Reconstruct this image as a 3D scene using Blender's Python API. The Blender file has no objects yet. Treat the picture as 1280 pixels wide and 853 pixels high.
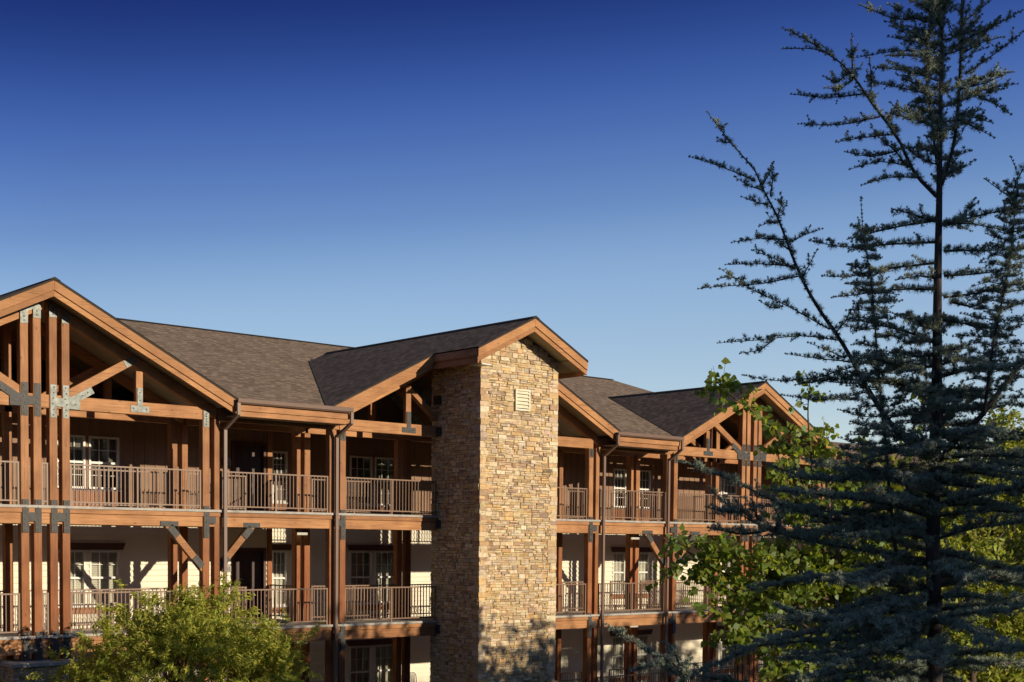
import bpy, math, random
import numpy as np
from mathutils import Vector, Matrix

# ------------------------------------------------------------------ camera, sky, sun, exposure
S = bpy.context.scene
COL = S.collection
CR = Matrix(((0.749149, 0.023241, -0.661994), (-0.662328, 0.041143, -0.748083), (0.00985, 0.998883, 0.046216)))
CP = Vector((-21.2608, -30.9576, 5.2859))
cam = bpy.data.objects.new('camera', bpy.data.cameras.new('camera'))
COL.objects.link(cam)
cam.matrix_world = Matrix.Translation(CP) @ CR.to_4x4()
cam.data.sensor_width = 36; cam.data.lens = 36*1709/1280
cam.data.shift_y = (758-426.5)/1280
cam.data.clip_start = .1; cam.data.clip_end = 3000
S.camera = cam

SUN_DIR = Vector((0.30, -1.0, 0.274)).normalized()        # towards the sun
sun_el = math.asin(SUN_DIR.z); sun_az = math.atan2(SUN_DIR.x, SUN_DIR.y)
w = bpy.data.worlds.new('World'); S.world = w; w.use_nodes = True
nt = w.node_tree; N = nt.nodes; L = nt.links
bg = N['Background']; bg.inputs[1].default_value = .14
sky = N.new('ShaderNodeTexSky'); sky.sky_type = 'NISHITA'; sky.sun_disc = False
sky.sun_elevation = sun_el; sky.sun_rotation = sun_az
sky.altitude = 800; sky.air_density = 1.0; sky.dust_density = .25; sky.ozone_density = 3.0
# a clear, deep sky: it darkens to navy with height above the horizon
tc = N.new('ShaderNodeTexCoord'); sx = N.new('ShaderNodeSeparateXYZ'); rp = N.new('ShaderNodeValToRGB')
L.new(tc.outputs['Generated'], sx.inputs[0]); L.new(sx.outputs[2], rp.inputs[0])
cr = rp.color_ramp; cr.interpolation = 'B_SPLINE'
cr.elements[0].position = 0.0; cr.elements[0].color = (1.0, .80, .74, 1)
cr.elements[1].position = .12; cr.elements[1].color = (1.0, .84, .80, 1)
for p, c in ((.17, (.97, .86, .86)), (.215, (.63, .63, .75)), (.29, (.25, .335, .69)), (.36, (.05, .075, .27)), (.44, (.06, .085, .28)), (.62, (.60, .58, .56)), (1, (.98, .92, .86))):
    e = cr.elements.new(p); e.color = (*c, 1)
# a touch lighter towards the east
xm = N.new('ShaderNodeMath'); xm.operation = 'MULTIPLY_ADD'; xm.inputs[1].default_value = -.12; xm.inputs[2].default_value = .06
za_ = N.new('ShaderNodeMath'); za_.operation = 'ADD'
L.new(sx.outputs[0], xm.inputs[0]); L.new(xm.outputs[0], za_.inputs[0]); L.new(sx.outputs[2], za_.inputs[1]); L.new(za_.outputs[0], rp.inputs[0])
xf = N.new('ShaderNodeMapRange'); xf.inputs[1].default_value = .4; xf.inputs[2].default_value = .95; xf.inputs[3].default_value = .97; xf.inputs[4].default_value = 1.5
L.new(sx.outputs[0], xf.inputs[0])
mx = N.new('ShaderNodeMix'); mx.data_type = 'RGBA'; mx.blend_type = 'MULTIPLY'; mx.inputs[0].default_value = 1
L.new(sky.outputs[0], mx.inputs[6]); L.new(rp.outputs[0], mx.inputs[7]); 
m2 = N.new('ShaderNodeVectorMath'); m2.operation = 'SCALE'; L.new(mx.outputs[2], m2.inputs[0]); L.new(xf.outputs[0], m2.inputs[3]); L.new(m2.outputs[0], bg.inputs[0])

sl = bpy.data.lights.new('sun', 'SUN'); sl.energy = 5.0; sl.angle = math.radians(.5); sl.color = (1.0, .86, .65)
so = bpy.data.objects.new('sun', sl); COL.objects.link(so)
so.rotation_euler = SUN_DIR.to_track_quat('Z', 'Y').to_euler(); so.location = (0, -30, 40)
S.view_settings.view_transform = 'Standard'; S.view_settings.look = 'None'
S.view_settings.exposure = 0; S.view_settings.gamma = 1
S.render.engine = 'CYCLES'

rnd = random.Random(7)
NR = np.random.default_rng(11)

# ------------------------------------------------------------------ helpers
def link(o, parent=None):
    COL.objects.link(o)
    if parent is not None: o.parent = parent
    return o
def tag(o, label=None, cat=None, group=None, kind=None):
    for k, v in (('label', label), ('category', cat), ('group', group), ('kind', kind)):
        if v: o[k] = v
    return o
def empty(name, loc=(0, 0, 0), label=None, cat=None, group=None):
    o = bpy.data.objects.new(name, None); o.location = loc; o.empty_display_size = .3
    link(o); return tag(o, label, cat, group)

class MB:
    """collects vertices and faces of ONE mesh object"""
    def __init__(s): s.v = []; s.f = []; s.c = []
    def add(s, v, f, c=None):
        n = len(s.v); s.v += [tuple(p) for p in v]; s.f += [tuple(i+n for i in q) for q in f]
        s.c += [c if c is not None else (0, 0, 0)]*len(f); return s
    def box(s, x0, x1, y0, y1, z0, z1, c=None):
        return s.add([(x0,y0,z0),(x1,y0,z0),(x1,y1,z0),(x0,y1,z0),(x0,y0,z1),(x1,y0,z1),(x1,y1,z1),(x0,y1,z1)],
              [(0,3,2,1),(4,5,6,7),(0,1,5,4),(1,2,6,5),(2,3,7,6),(3,0,4,7)], c)
    def prism(s, poly, y0, y1, c=None):          # polygon in XZ, extruded in Y
        n = len(poly); v = [(x, y0, z) for x, z in poly]+[(x, y1, z) for x, z in poly]
        f = [tuple(range(n)), tuple(range(2*n-1, n-1, -1))]
        f += [(i, i+n, (i+1) % n+n, (i+1) % n) for i in range(n)]
        return s.add(v, f, c)
    def bar(s, p, q, w, h, up=(0, 0, 1)):
        p = Vector(p); q = Vector(q); d = (q-p).normalized(); a = d.cross(Vector(up)).normalized(); b = a.cross(d)
        a *= w/2; b *= h/2
        return s.add([p-a-b, p+a-b, p+a+b, p-a+b, q-a-b, q+a-b, q+a+b, q-a+b],
              [(0,1,2,3),(7,6,5,4),(0,4,5,1),(1,5,6,2),(2,6,7,3),(3,7,4,0)])
    def tube(s, pts, rad, n=6, cap=True):
        pts = [Vector(p) for p in pts]; k = len(s.v); prev = None
        for i, p in enumerate(pts):
            d = (pts[min(i+1, len(pts)-1)]-pts[max(i-1, 0)]).normalized()
            a = d.cross(Vector((0, 0, 1)))
            if a.length < .05: a = d.cross(Vector((1, 0, 0)))
            a.normalize()
            if prev is not None:
                a2 = prev-d*prev.dot(d)
                if a2.length > .05: a = a2.normalized()
            prev = a; b = d.cross(a); r = rad[i] if hasattr(rad, '__len__') else rad
            for j in range(n):
                t = 2*math.pi*j/n; s.v.append(tuple(p+a*math.cos(t)*r+b*math.sin(t)*r))
        for i in range(len(pts)-1):
            for j in range(n):
                s.f.append((k+i*n+j, k+i*n+(j+1) % n, k+(i+1)*n+(j+1) % n, k+(i+1)*n+j)); s.c.append((0,0,0))
        if cap:
            s.f.append(tuple(k+j for j in range(n-1, -1, -1))); s.f.append(tuple(k+(len(pts)-1)*n+j for j in range(n))); s.c += [(0,0,0)]*2
        return s
    def build(s, name, m, parent=None, bevel=0, col=False, smooth=False):
        me = bpy.data.meshes.new(name); me.from_pydata(s.v, [], s.f); me.materials.append(m)
        if col:
            at = me.attributes.new('tint', 'FLOAT_COLOR', 'FACE')
            at.data.foreach_set('color', np.array([(*c, 1) for c in s.c], dtype=np.float32).ravel())
        if smooth: me.polygons.foreach_set('use_smooth', [True]*len(s.f))
        me.update(); o = bpy.data.objects.new(name, me); link(o, parent)
        if bevel:
            b = o.modifiers.new('bevel', 'BEVEL'); b.width = bevel; b.segments = 1; b.limit_method = 'ANGLE'
        return o

def npmesh(name, verts, nper, m, parent=None, tint=None):
    """many separate polygons of nper vertices each: verts (F*nper, 3)"""
    me = bpy.data.meshes.new(name); nv = len(verts); nf = nv//nper
    me.vertices.add(nv); me.vertices.foreach_set('co', verts.astype(np.float32).ravel())
    me.loops.add(nv); me.loops.foreach_set('vertex_index', np.arange(nv, dtype=np.int32))
    me.polygons.add(nf); me.polygons.foreach_set('loop_start', np.arange(0, nv, nper, dtype=np.int32))
    me.polygons.foreach_set('loop_total', np.full(nf, nper, dtype=np.int32))
    if tint is not None:
        at = me.attributes.new('tint', 'FLOAT_COLOR', 'FACE')
        at.data.foreach_set('color', np.c_[tint, np.ones(nf)].astype(np.float32).ravel())
    me.materials.append(m); me.update(calc_edges=True); me.validate()
    return link(bpy.data.objects.new(name, me), parent)

# ------------------------------------------------------------------ materials
def mat(name, rough=.7, spec=.3, metal=0):
    m = bpy.data.materials.new(name); m.use_nodes = True
    b = m.node_tree.nodes['Principled BSDF']
    b.inputs['Roughness'].default_value = rough; b.inputs['Specular IOR Level'].default_value = spec; b.inputs['Metallic'].default_value = metal
    return m, m.node_tree, b
def nn(t, typ, **k):
    n = t.nodes.new(typ)
    for a, v in k.items(): setattr(n, a, v)
    return n
def mapping(t, scale=(1,1,1), rot=(0,0,0), src='Object'):
    c = nn(t, 'ShaderNodeTexCoord'); g = nn(t, 'ShaderNodeNewGeometry'); m = nn(t, 'ShaderNodeMapping')
    m.inputs['Scale'].default_value = scale; m.inputs['Rotation'].default_value = rot
    t.links.new(c.outputs[src], m.inputs[0]); return m
def noise(t, vec, scale, detail=4, rough=.55):
    n = nn(t, 'ShaderNodeTexNoise'); n.inputs['Scale'].default_value = scale; n.inputs['Detail'].default_value = detail; n.inputs['Roughness'].default_value = rough
    if vec is not None: t.links.new(vec, n.inputs['Vector'])
    return n.outputs['Fac']
def ramp(t, fac, stops, interp='LINEAR'):
    r = nn(t, 'ShaderNodeValToRGB'); c = r.color_ramp; c.interpolation = interp
    c.elements[0].position = stops[0][0]; c.elements[0].color = (*stops[0][1], 1)
    c.elements[1].position = stops[-1][0]; c.elements[1].color = (*stops[-1][1], 1)
    for p, col in stops[1:-1]: c.elements.new(p).color = (*col, 1)
    t.links.new(fac, r.inputs[0]); return r.outputs[0]
def mix(t, a, b, fac, mode='MIX'):
    m = nn(t, 'ShaderNodeMix', data_type='RGBA', blend_type=mode)
    for s, v in ((6, a), (7, b), (0, fac)):
        if hasattr(v, 'links'): t.links.new(v, m.inputs[s])
        elif isinstance(v, tuple): m.inputs[s].default_value = (*v, 1)
        else: m.inputs[s].default_value = v
    return m.outputs[2]
def bump(t, b, h, dist=.01, strength=.6):
    n = nn(t, 'ShaderNodeBump'); n.inputs['Strength'].default_value = strength; n.inputs['Distance'].default_value = dist
    t.links.new(h, n.inputs['Height']); t.links.new(n.outputs[0], b.inputs['Normal'])

def wood(name, axis, cols, rot=0, aged=None):
    m, t, b = mat(name, .62, .25)
    st = {'x': (.7, 14, 14), 'y': (14, .7, 14), 'z': (14, 14, .7)}[axis]
    v = mapping(t, st, (0, rot, 0)).outputs[0]
    g = noise(t, v, 2.2, 6, .65); big = noise(t, mapping(t, (1,1,1)).outputs[0], 1.3, 3)
    c = ramp(t, g, [(.25, cols[0]), (.5, cols[1]), (.78, cols[2])])
    c = mix(t, c, ramp(t, big, [(.3, (.72, .66, .62)), (.7, (1.12, 1.12, 1.12))]), 1.0, 'MULTIPLY')
    oi = nn(t, 'ShaderNodeObjectInfo')
    c = mix(t, c, ramp(t, oi.outputs['Random'], [(0, (.80, .76, .74)), (.5, (1, 1, 1)), (1, (1.12, 1.14, 1.15))]), 1.0, 'MULTIPLY')
    if aged:                                   # the lower posts keep a redder, fresher stain
        ge = nn(t, 'ShaderNodeNewGeometry'); sp = nn(t, 'ShaderNodeSeparateXYZ'); t.links.new(ge.outputs['Position'], sp.inputs[0])
        mr = nn(t, 'ShaderNodeMapRange'); mr.inputs[1].default_value = 4.6; mr.inputs[2].default_value = 6.2
        t.links.new(sp.outputs[2], mr.inputs[0])
        c = mix(t, mix(t, c, aged, 1.0, 'MULTIPLY'), c, mr.outputs[0])
    st2 = tuple(q*(.55 if q < 1 else 3.2) for q in st)           # drying cracks along the grain
    ck = noise(t, mapping(t, st2, (0, rot, 0)).outputs[0], 1.4, 3, .6)
    c = mix(t, c, ramp(t, ck, [(.33, (.38, .34, .32)), (.385, (1, 1, 1))]), .8, 'MULTIPLY')
    kn = nn(t, 'ShaderNodeTexVoronoi'); kn.inputs['Scale'].default_value = 1.0; t.links.new(mapping(t, tuple(2.2 if q < 1 else 5 for q in st), (0, rot, 0)).outputs[0], kn.inputs['Vector'])
    c = mix(t, c, ramp(t, kn.outputs['Distance'], [(.05, (.45, .36, .30)), (.12, (1, 1, 1))]), .8, 'MULTIPLY')
    t.links.new(c, b.inputs['Base Color']); bump(t, b, g, .006, .5); return m
WC = ((.22, .105, .048), (.385, .182, .079), (.49, .25, .115))
M = {}
M['post'] = wood('timber_post_stain', 'z', WC, aged=(.80, .62, .50))
M['beam'] = wood('timber_beam_stain', 'x', ((.26, .122, .052), (.42, .203, .084), (.53, .275, .122)))
M['rakeL'] = wood('rake_board_stain_rising', 'x', ((.31, .145, .055), (.43, .21, .083), (.50, .255, .11)), rot=math.radians(26.6))
M['rakeR'] = wood('rake_board_stain_falling', 'x', ((.31, .145, .055), (.43, .21, .083), (.50, .255, .11)), rot=math.radians(-26.6))
M['side'] = wood('timber_cross_stain', 'y', WC)

def plain(name, col, rough=.6, spec=.3, metal=0, var=.12, scale=3., bmp=0):
    m, t, b = mat(name, rough, spec, metal)
    n = noise(t, mapping(t).outputs[0], scale, 5)
    lo = tuple(c*(1-var) for c in col); hi = tuple(min(1, c*(1+var)) for c in col)
    t.links.new(ramp(t, n, [(.3, lo), (.7, hi)]), b.inputs['Base Color'])
    if bmp: bump(t, b, noise(t, mapping(t).outputs[0], scale*8, 4), bmp, .6)
    return m
M['cream'] = plain('cream_lap_paint', (.76, .70, .55), .6, .3, 0, .05, 1.2)
M['brown'] = plain('brown_batten_paint', (.27, .165, .105), .7, .25, 0, .12, 2)
M['trimbrown'] = plain('dark_brown_trim', (.10, .045, .03), .55)
M['brick'] = plain('red_brown_sill_stain', (.36, .14, .06), .6)
M['white'] = plain('white_window_paint', (.74, .72, .66), .4, .4, 0, .04)
M['rail'] = plain('taupe_railing_paint', (.215, .125, .075), .42, .45, 0, .06)
M['gutter'] = plain('brown_gutter_metal', (.18, .115, .085), .38, .5, 0, .05)
M['steel'] = plain('weathered_dark_steel', (.055, .052, .048), .6, .4, .15, .3, 9)
M['steel_sheen'] = plain('steel_plate_painted_sheen', (.17, .18, .165), .55, .5, .5, .4, 9)  # paler copy of the bracket steel, its reflection put into the colour
M['bolt'] = plain('bolt_steel', (.05, .048, .045), .5, .5, .6)
M['soffit'] = plain('tan_soffit_paint', (.36, .30, .21), .7)
M['ceil'] = plain('porch_ceiling_paint', (.15, .095, .06), .7)
M['ceilc'] = plain('cream_porch_ceiling', (.55, .48, .36), .7)
M['conc'] = plain('weathered_deck_concrete', (.40, .37, .33), .85, .2, 0, .22, 4, .004)
M['door'] = plain('dark_brown_door', (.055, .028, .02), .45, .4)
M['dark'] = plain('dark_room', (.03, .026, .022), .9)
M['blind'] = plain('pale_window_blind', (.62, .58, .48), .8)
M['curt'] = plain('grey_curtain', (.20, .18, .155), .9)
M['vent'] = plain('cream_vent_paint', (.74, .68, .50), .5)
M['plaque'] = plain('grey_plaque', (.34, .31, .27), .6)
M['brass'] = plain('door_metal', (.5, .45, .38), .3, .5, .9)
M['lampw'] = plain('lit_lamp_lens', (.82, .79, .70), .35, .5)
_b = M['lampw'].node_tree.nodes['Principled BSDF']; _b.inputs['Emission Color'].default_value = (1, .86, .6, 1); _b.inputs['Emission Strength'].default_value = .7
M['ridge'] = plain('ridge_cap_felt', (.05, .043, .038), .9, .1)

# glass you can see the blinds through, mirroring some of the sky
g_, t_, b_ = mat('window_glass', .03, .5)
gl = nn(t_, 'ShaderNodeBsdfGlossy'); gl.inputs['Roughness'].default_value = .02
tr = nn(t_, 'ShaderNodeBsdfTransparent'); tr.inputs[0].default_value = (.88, .90, .88, 1)
fr = nn(t_, 'ShaderNodeFresnel'); fr.inputs[0].default_value = 1.6
mh = nn(t_, 'ShaderNodeMath', operation='MULTIPLY'); mh.inputs[1].default_value = 1.6; mh.use_clamp = True
ms = nn(t_, 'ShaderNodeMixShader'); t_.links.new(fr.outputs[0], mh.inputs[0]); t_.links.new(mh.outputs[0], ms.inputs[0])
t_.links.new(tr.outputs[0], ms.inputs[1]); t_.links.new(gl.outputs[0], ms.inputs[2])
t_.links.new(ms.outputs[0], t_.nodes['Material Output'].inputs[0]); M['glass'] = g_

def shingle(name, along, tint):
    """asphalt shingles: along = 'x' for the long roof, 'y' for the gable slopes"""
    m, t, b = mat(name, .92, .12)
    c = nn(t, 'ShaderNodeTexCoord'); sp = nn(t, 'ShaderNodeSeparateXYZ'); t.links.new(c.outputs['Object'], sp.inputs[0])
    cb = nn(t, 'ShaderNodeCombineXYZ')
    a, u = (0, 1) if along == 'x' else (1, 0)
    sc = nn(t, 'ShaderNodeMath', operation='MULTIPLY'); sc.inputs[1].default_value = 1.042 if along == 'x' else 1.118
    t.links.new(sp.outputs[u], sc.inputs[0]); t.links.new(sp.outputs[a], cb.inputs[0]); t.links.new(sc.outputs[0], cb.inputs[1])
    bk = nn(t, 'ShaderNodeTexBrick'); bk.offset = .37; bk.offset_frequency = 2
    for k, v in (('Scale', 1.0), ('Mortar Size', .006), ('Mortar Smooth', .3), ('Bias', 0.), ('Brick Width', .17), ('Row Height', .145)): bk.inputs[k].default_value = v
    bk.inputs['Color1'].default_value = (0, 0, 0, 1); bk.inputs['Color2'].default_value = (1, 1, 1, 1); bk.inputs['Mortar'].default_value = (.2, .2, .2, 1)
    t.links.new(cb.outputs[0], bk.inputs['Vector'])
    col = ramp(t, bk.outputs['Color'], [(0, tuple(.66*k for k in tint)), (.35, tuple(.88*k for k in tint)), (.6, tuple(1.05*k for k in tint)), (1, tuple(1.5*k for k in tint))])
    fine = noise(t, mapping(t).outputs[0], 60, 3); big = noise(t, mapping(t, (.6, .6, 1)).outputs[0], .8, 4)
    col = mix(t, col, ramp(t, fine, [(.3, (.72, .72, .72)), (.7, (1.25, 1.25, 1.25))]), 1., 'MULTIPLY')
    col = mix(t, col, ramp(t, big, [(.3, (.92, .91, .9)), (.7, (1.07, 1.07, 1.06))]), 1., 'MULTIPLY')
    t.links.new(col, b.inputs['Base Color'])
    # butt edges: sawtooth down each course + the gaps between tabs
    dv = nn(t, 'ShaderNodeMath', operation='DIVIDE'); dv.inputs[1].default_value = .145; t.links.new(sc.outputs[0], dv.inputs[0])
    fc = nn(t, 'ShaderNodeMath', operation='FRACT'); t.links.new(dv.outputs[0], fc.inputs[0])
    ad = nn(t, 'ShaderNodeMath', operation='SUBTRACT'); t.links.new(bk.outputs['Color'], ad.inputs[0]); t.links.new(fc.outputs[0], ad.inputs[1])
    bump(t, b, ad.outputs[0], .009, .7); return m
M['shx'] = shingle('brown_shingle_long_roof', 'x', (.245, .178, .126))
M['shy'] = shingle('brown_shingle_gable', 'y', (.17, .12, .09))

# stone: tint per stone + mottling
m, t, b = mat('ledge_stone', .85, .2)
at = nn(t, 'ShaderNodeAttribute'); at.attribute_name = 'tint'
n1 = noise(t, mapping(t).outputs[0], 9, 6, .65); n2 = noise(t, mapping(t).outputs[0], 45, 4)
c = mix(t, at.outputs['Color'], ramp(t, n1, [(.25, (.62, .56, .52)), (.55, (1, 1, 1)), (.8, (1.22, 1.2, 1.16))]), 1., 'MULTIPLY')
c = mix(t, c, ramp(t, n2, [(.3, (.8, .8, .8)), (.7, (1.15, 1.15, 1.15))]), 1., 'MULTIPLY')
t.links.new(c, b.inputs['Base Color']); bump(t, b, n1, .02, .9); M['stone'] = m
M['mortar'] = plain('deep_mortar', (.17, .12, .08), .95, .1, 0, .2, 8)

# ------------------------------------------------------------------ ground
m, t, b = mat('lawn_ground', .95, .1)
gn = noise(t, mapping(t).outputs[0], .6, 6); gf = noise(t, mapping(t).outputs[0], 25, 4)
c = mix(t, ramp(t, gn, [(.3, (.025, .04, .014)), (.6, (.04, .06, .02)), (.8, (.06, .055, .03))]), ramp(t, gf, [(.3, (.7, .7, .7)), (.7, (1.2, 1.2, 1.2))]), 1., 'MULTIPLY')
t.links.new(c, b.inputs['Base Color']); bump(t, b, gf, .05, 1); M['ground'] = m
def gz(x, y):                                      # lawn bank up to the photographer, plus an added unseen hill blocking sky light
    k = min(1, max(0, (-9-y)/22)); k = k*k*(3-2*k); return -.5+k*3.9+min(70, .13*max(0, -48-y))
xs = sorted(set([-1500, -400, -120] + list(range(-60, 101, 4)) + [200, 500, 1500])); ys = sorted(set([-1500, -700, -400, -250, -150, -100, -75, -60, -48] + list(range(-44, 31, 2)) + [60, 200, 500, 1500]))
mb = MB(); mb.v = [(x, y, gz(x, y)) for y in ys for x in xs]; nx = len(xs)
mb.f = [(j*nx+i, j*nx+i+1, (j+1)*nx+i+1, (j+1)*nx+i) for j in range(len(ys)-1) for i in range(nx-1)]
tag(mb.build('ground', M['ground'], smooth=True), kind='structure')

mb = MB(); hr = random.Random(3); n_ = 72
for ring, (R_, H_) in enumerate(((260, -1), (340, 14), (420, 20), (560, 6))):
    for i in range(n_):
        a = 2*math.pi*i/n_; mb.v.append((R_*math.sin(a)+hr.uniform(-8, 8), R_*math.cos(a)+hr.uniform(-8, 8), -1 if ring == 0 else (H_*(.35 if math.cos(a) < .2 and math.sin(a) < .5 else 1))*hr.uniform(.7, 1.2)-1))
mb.f = [(r_*n_+i, r_*n_+(i+1) % n_, (r_+1)*n_+(i+1) % n_, (r_+1)*n_+i) for r_ in range(3) for i in range(n_)]
tag(mb.build('hills', M['ground'], smooth=True), kind='structure')

# ------------------------------------------------------------------ the lodge
B = empty('lodge_building', (4.7, 8, -.5), 'three storey timber framed lodge with gabled brown shingle roofs, balconies and a stone chimney tower', 'building')
B_OFF = Vector((4.7, 8, -.5))
def P(o):                                          # parent keeping place
    o.parent = B; o.matrix_parent_inverse = Matrix.Translation(-B_OFF); return o
def part(mb, name, m, **k): return P(mb.build(name, m, **k))
def box(name, m, *a, bevel=0): return part(MB().box(*a), name, M[m], bevel=bevel)

G = [(-8.32, 4.14, 11.19, 7.67), (4.70, 4.74, 11.60, 7.89), (17.47, 4.02, 11.05, 7.19)]   # centre, half, apex z, ridge end
Z = (0.0, 3.03, 6.05)
def zr(g, x): return G[g][2]-.5*abs(x-G[g][0])
XL, XR = -22., 23.6

# long roof, cut by the gable valleys
def hv(g, y):
    c, h, za, ye = G[g]
    if y > ye+.0005: return 0
    return max(0, (za-8.95-.292*y)/.5)
rows = sorted([-.5, 2, 4, 6, 7.19, 7.191, 7.36, 7.361, 7.67, 7.671, 7.89, 7.891, 13.0])
mb = MB()
for y0, y1 in zip(rows, rows[1:]):
    def segs(y):
        e = [XL]
        for g in range(3): e += [G[g][0]-hv(g, y), G[g][0]+hv(g, y)]
        return e+[XR]
    a, c = segs(y0), segs(y1)
    if y1-y0 < .01: continue
    for k in range(0, 8, 2):
        z0, z1 = 8.95+.292*y0, 8.95+.292*y1
        mb.add([(a[k], y0, z0), (a[k+1], y0, z0), (c[k+1], y1, z1), (c[k], y1, z1)], [(0, 1, 2, 3)])
zt = 8.95+.292*13
mb.add([(XL, 13, zt), (XR, 13, zt), (XR, 26.5, 8.95), (XL, 26.5, 8.95)], [(0, 1, 2, 3)])
roof = part(mb, 'roof', M['shx'])
mbc = MB(); mbc.add([(XL, 12.82, zt-.03), (XL, 13, zt+.035), (XL, 13.18, zt-.03), (XR, 12.82, zt-.03), (XR, 13, zt+.035), (XR, 13.18, zt-.03)], [(0, 1, 4, 3), (1, 2, 5, 4)])
o = mbc.build('ridge_cap', M['ridge'], roof)

def gable_roof(g, y0, kink=False):
    c, h, za, ye = G[g]
    hh = hv(g, -.5)+.0
    mb = MB(); e = -.5
    for s in (-1, 1):
        xe = c+s*hh
        if g == 1: pts = [(c, -2.53, za), (c+s*2.07, -2.53, za-1.035), (c+s*2.07, y0, za-1.035), (xe, y0, za-.5*hh), (xe, e, za-.5*hh)]
        else: pts = [(c, y0, za), (xe, y0, za-.5*hh), (xe, e, za-.5*hh)]
        kx = hv(g, ye)
        pts += [(c+s*kx, ye, za-.5*kx), (c, ye+.0, za)] if kx > .05 else [(c, ye, za)]
        # raised 6 mm above the long roof where they meet
        pts = [(x, y, z+.006) for x, y, z in pts]
        if s > 0: pts = pts[::-1]
        mb.add(pts, [tuple(range(len(pts)))])
    if hv(g, ye) > .05:
        kx = hv(g, ye); mb.add([(c-kx, ye, za-.5*kx), (c, ye, za+.006), (c+kx, ye, za-.5*kx)], [(0, 1, 2)])
    return mb
ROOFS = []
for g in range(3):
    mb = gable_roof(g, -.58)
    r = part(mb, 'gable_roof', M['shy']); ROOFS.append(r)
    c, h, za, ye = G[g]; ys0 = -2.53 if g == 1 else -.58
    k = MB(); k.add([(c-.14, ys0, za-.045), (c, ys0, za+.03), (c+.14, ys0, za-.045), (c-.14, ye, za-.045), (c, ye, za+.03), (c+.14, ye, za-.045)], [(0, 1, 4, 3), (1, 2, 5, 4), (0, 2, 1)])
    k.build('ridge_cap', M['ridge'], r)
    # valley flashing
    v = MB()
    for s in (-1, 1):
        h0, h1 = hv(g, -.5), hv(g, ye)
        p = Vector((c+s*h0, -.5, za-.5*h0+.022)); q = Vector((c+s*h1, ye, za-.5*h1+.022)); d = Vector((.035, 0, 0))
        v.add([p-d, p+d, q+d, q-d], [(0, 1, 2, 3)])
    v.build('valley_flashing', M['ridge'], r)
# roof of the chimney tower: gable two pushed forward
c1, za1 = 4.70, 11.60
# rake boards, soffits, timber chords
def band(g, s, x0, x1, t0, t1, y0, y1):            # sloped board, t0/t1 measured down from the roof line
    return MB().prism([(x0, zr(g, x0)-t1), (x1, zr(g, x1)-t1), (x1, zr(g, x1)-t0), (x0, zr(g, x0)-t0)], y0, y1)
def rakes(g, y, xin, xout, mats=('rakeL', 'rakeR'), sides=(-1, 1), lowers=True):
    c = G[g][0]
    for s in sides:
        a, b2 = sorted((c+s*xin, c+s*xout)); mm = M[mats[0] if s < 0 else mats[1]]
        o = part(band(g, s, a, b2, .045, .265, y, y+.045), 'rake_board', mm, bevel=.006)
        part(band(g, s, a, b2, .265, .405, y+.035, y+.08), 'rake_trim', mm, bevel=.005)
        # dark drip edge under the shingles
        part(band(g, s, a, b2, .0, .045, y-.012, y+.02), 'drip_edge', M['ridge'])
for g in range(3):
    c, h, za, ye = G[g]
    xo = (hv(g, -.5)+.02)
    if g == 1: rakes(g, -.55, 2.05, xo)
    else: rakes(g, -.55, 0, xo)
rakes(1, -2.5, 0, 2.07)
# chimney roof eaves: boards running back to the big gable, and level soffit
for s in (-1, 1):
    x = c1+s*2.07; z = za1-1.035
    a, b2 = sorted((x, x-s*.045))
    box('eave_board', 'side', a, b2, -2.45, -.5, z-.23, z-.03)
    a, b2 = sorted((x-s*.045, x-s*.09)); box('eave_board', 'side', a, b2, -2.42, -.5, z-.42, z-.232)
    a, b2 = sorted((c1+s*1.44, x-s*.09))
    # soffit following the slope of the tower roof
    mb = MB().prism([(a, zr(1, a)-.32), (b2, zr(1, b2)-.32), (b2, zr(1, b2)-.28), (a, zr(1, a)-.28)], -2.42, -.47)
    part(mb, 'tower_soffit', M['soffit'])
mb = MB()
for s in (-1, 1):
    a, b2 = sorted((c1, c1+s*1.5)); mb.prism([(a, zr(1, a)-.32), (b2, zr(1, b2)-.32), (b2, zr(1, b2)-.28), (a, zr(1, a)-.28)], -2.42, -1.8)
part(mb, 'tower_soffit', M['soffit'])
# sunlit soffit end at the left tower eave, its brightness put in as white
for s in (-1,):
    a, b2 = sorted((c1+s*1.52, c1+s*1.86)); box('soffit_lit_end', 'white', a, b2, -2.40, -1.86, za1-1.035-.44, za1-1.035-.41)

for g in range(3):                                 # cathedral soffits
    c, h, za, ye = G[g]; mb = MB()
    for s in (-1, 1):
        x1 = c+s*(h+.35); a, b2 = sorted((c, x1)); yb = ye-.6
        for (ya, yb_, lim) in ((-.47, 2., 1), (2., 4., .72), (4., 6.3, .38)):
            xe = c+s*(h+.35)*lim; a, b2 = sorted((c, xe))
            mb.prism([(a, zr(g, a)-.33), (b2, zr(g, b2)-.33), (b2, zr(g, b2)-.29), (a, zr(g, a)-.29)], ya, yb_)
    part(mb, 'gable_soffit', M['soffit'])
    # the back of the open attic
    part(MB().prism([(c-h*.7, 8.62), (c+h*.7, 8.62), (c, za-.3)], 6.3, 6.4), 'attic_wall', M['brown'])

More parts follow.
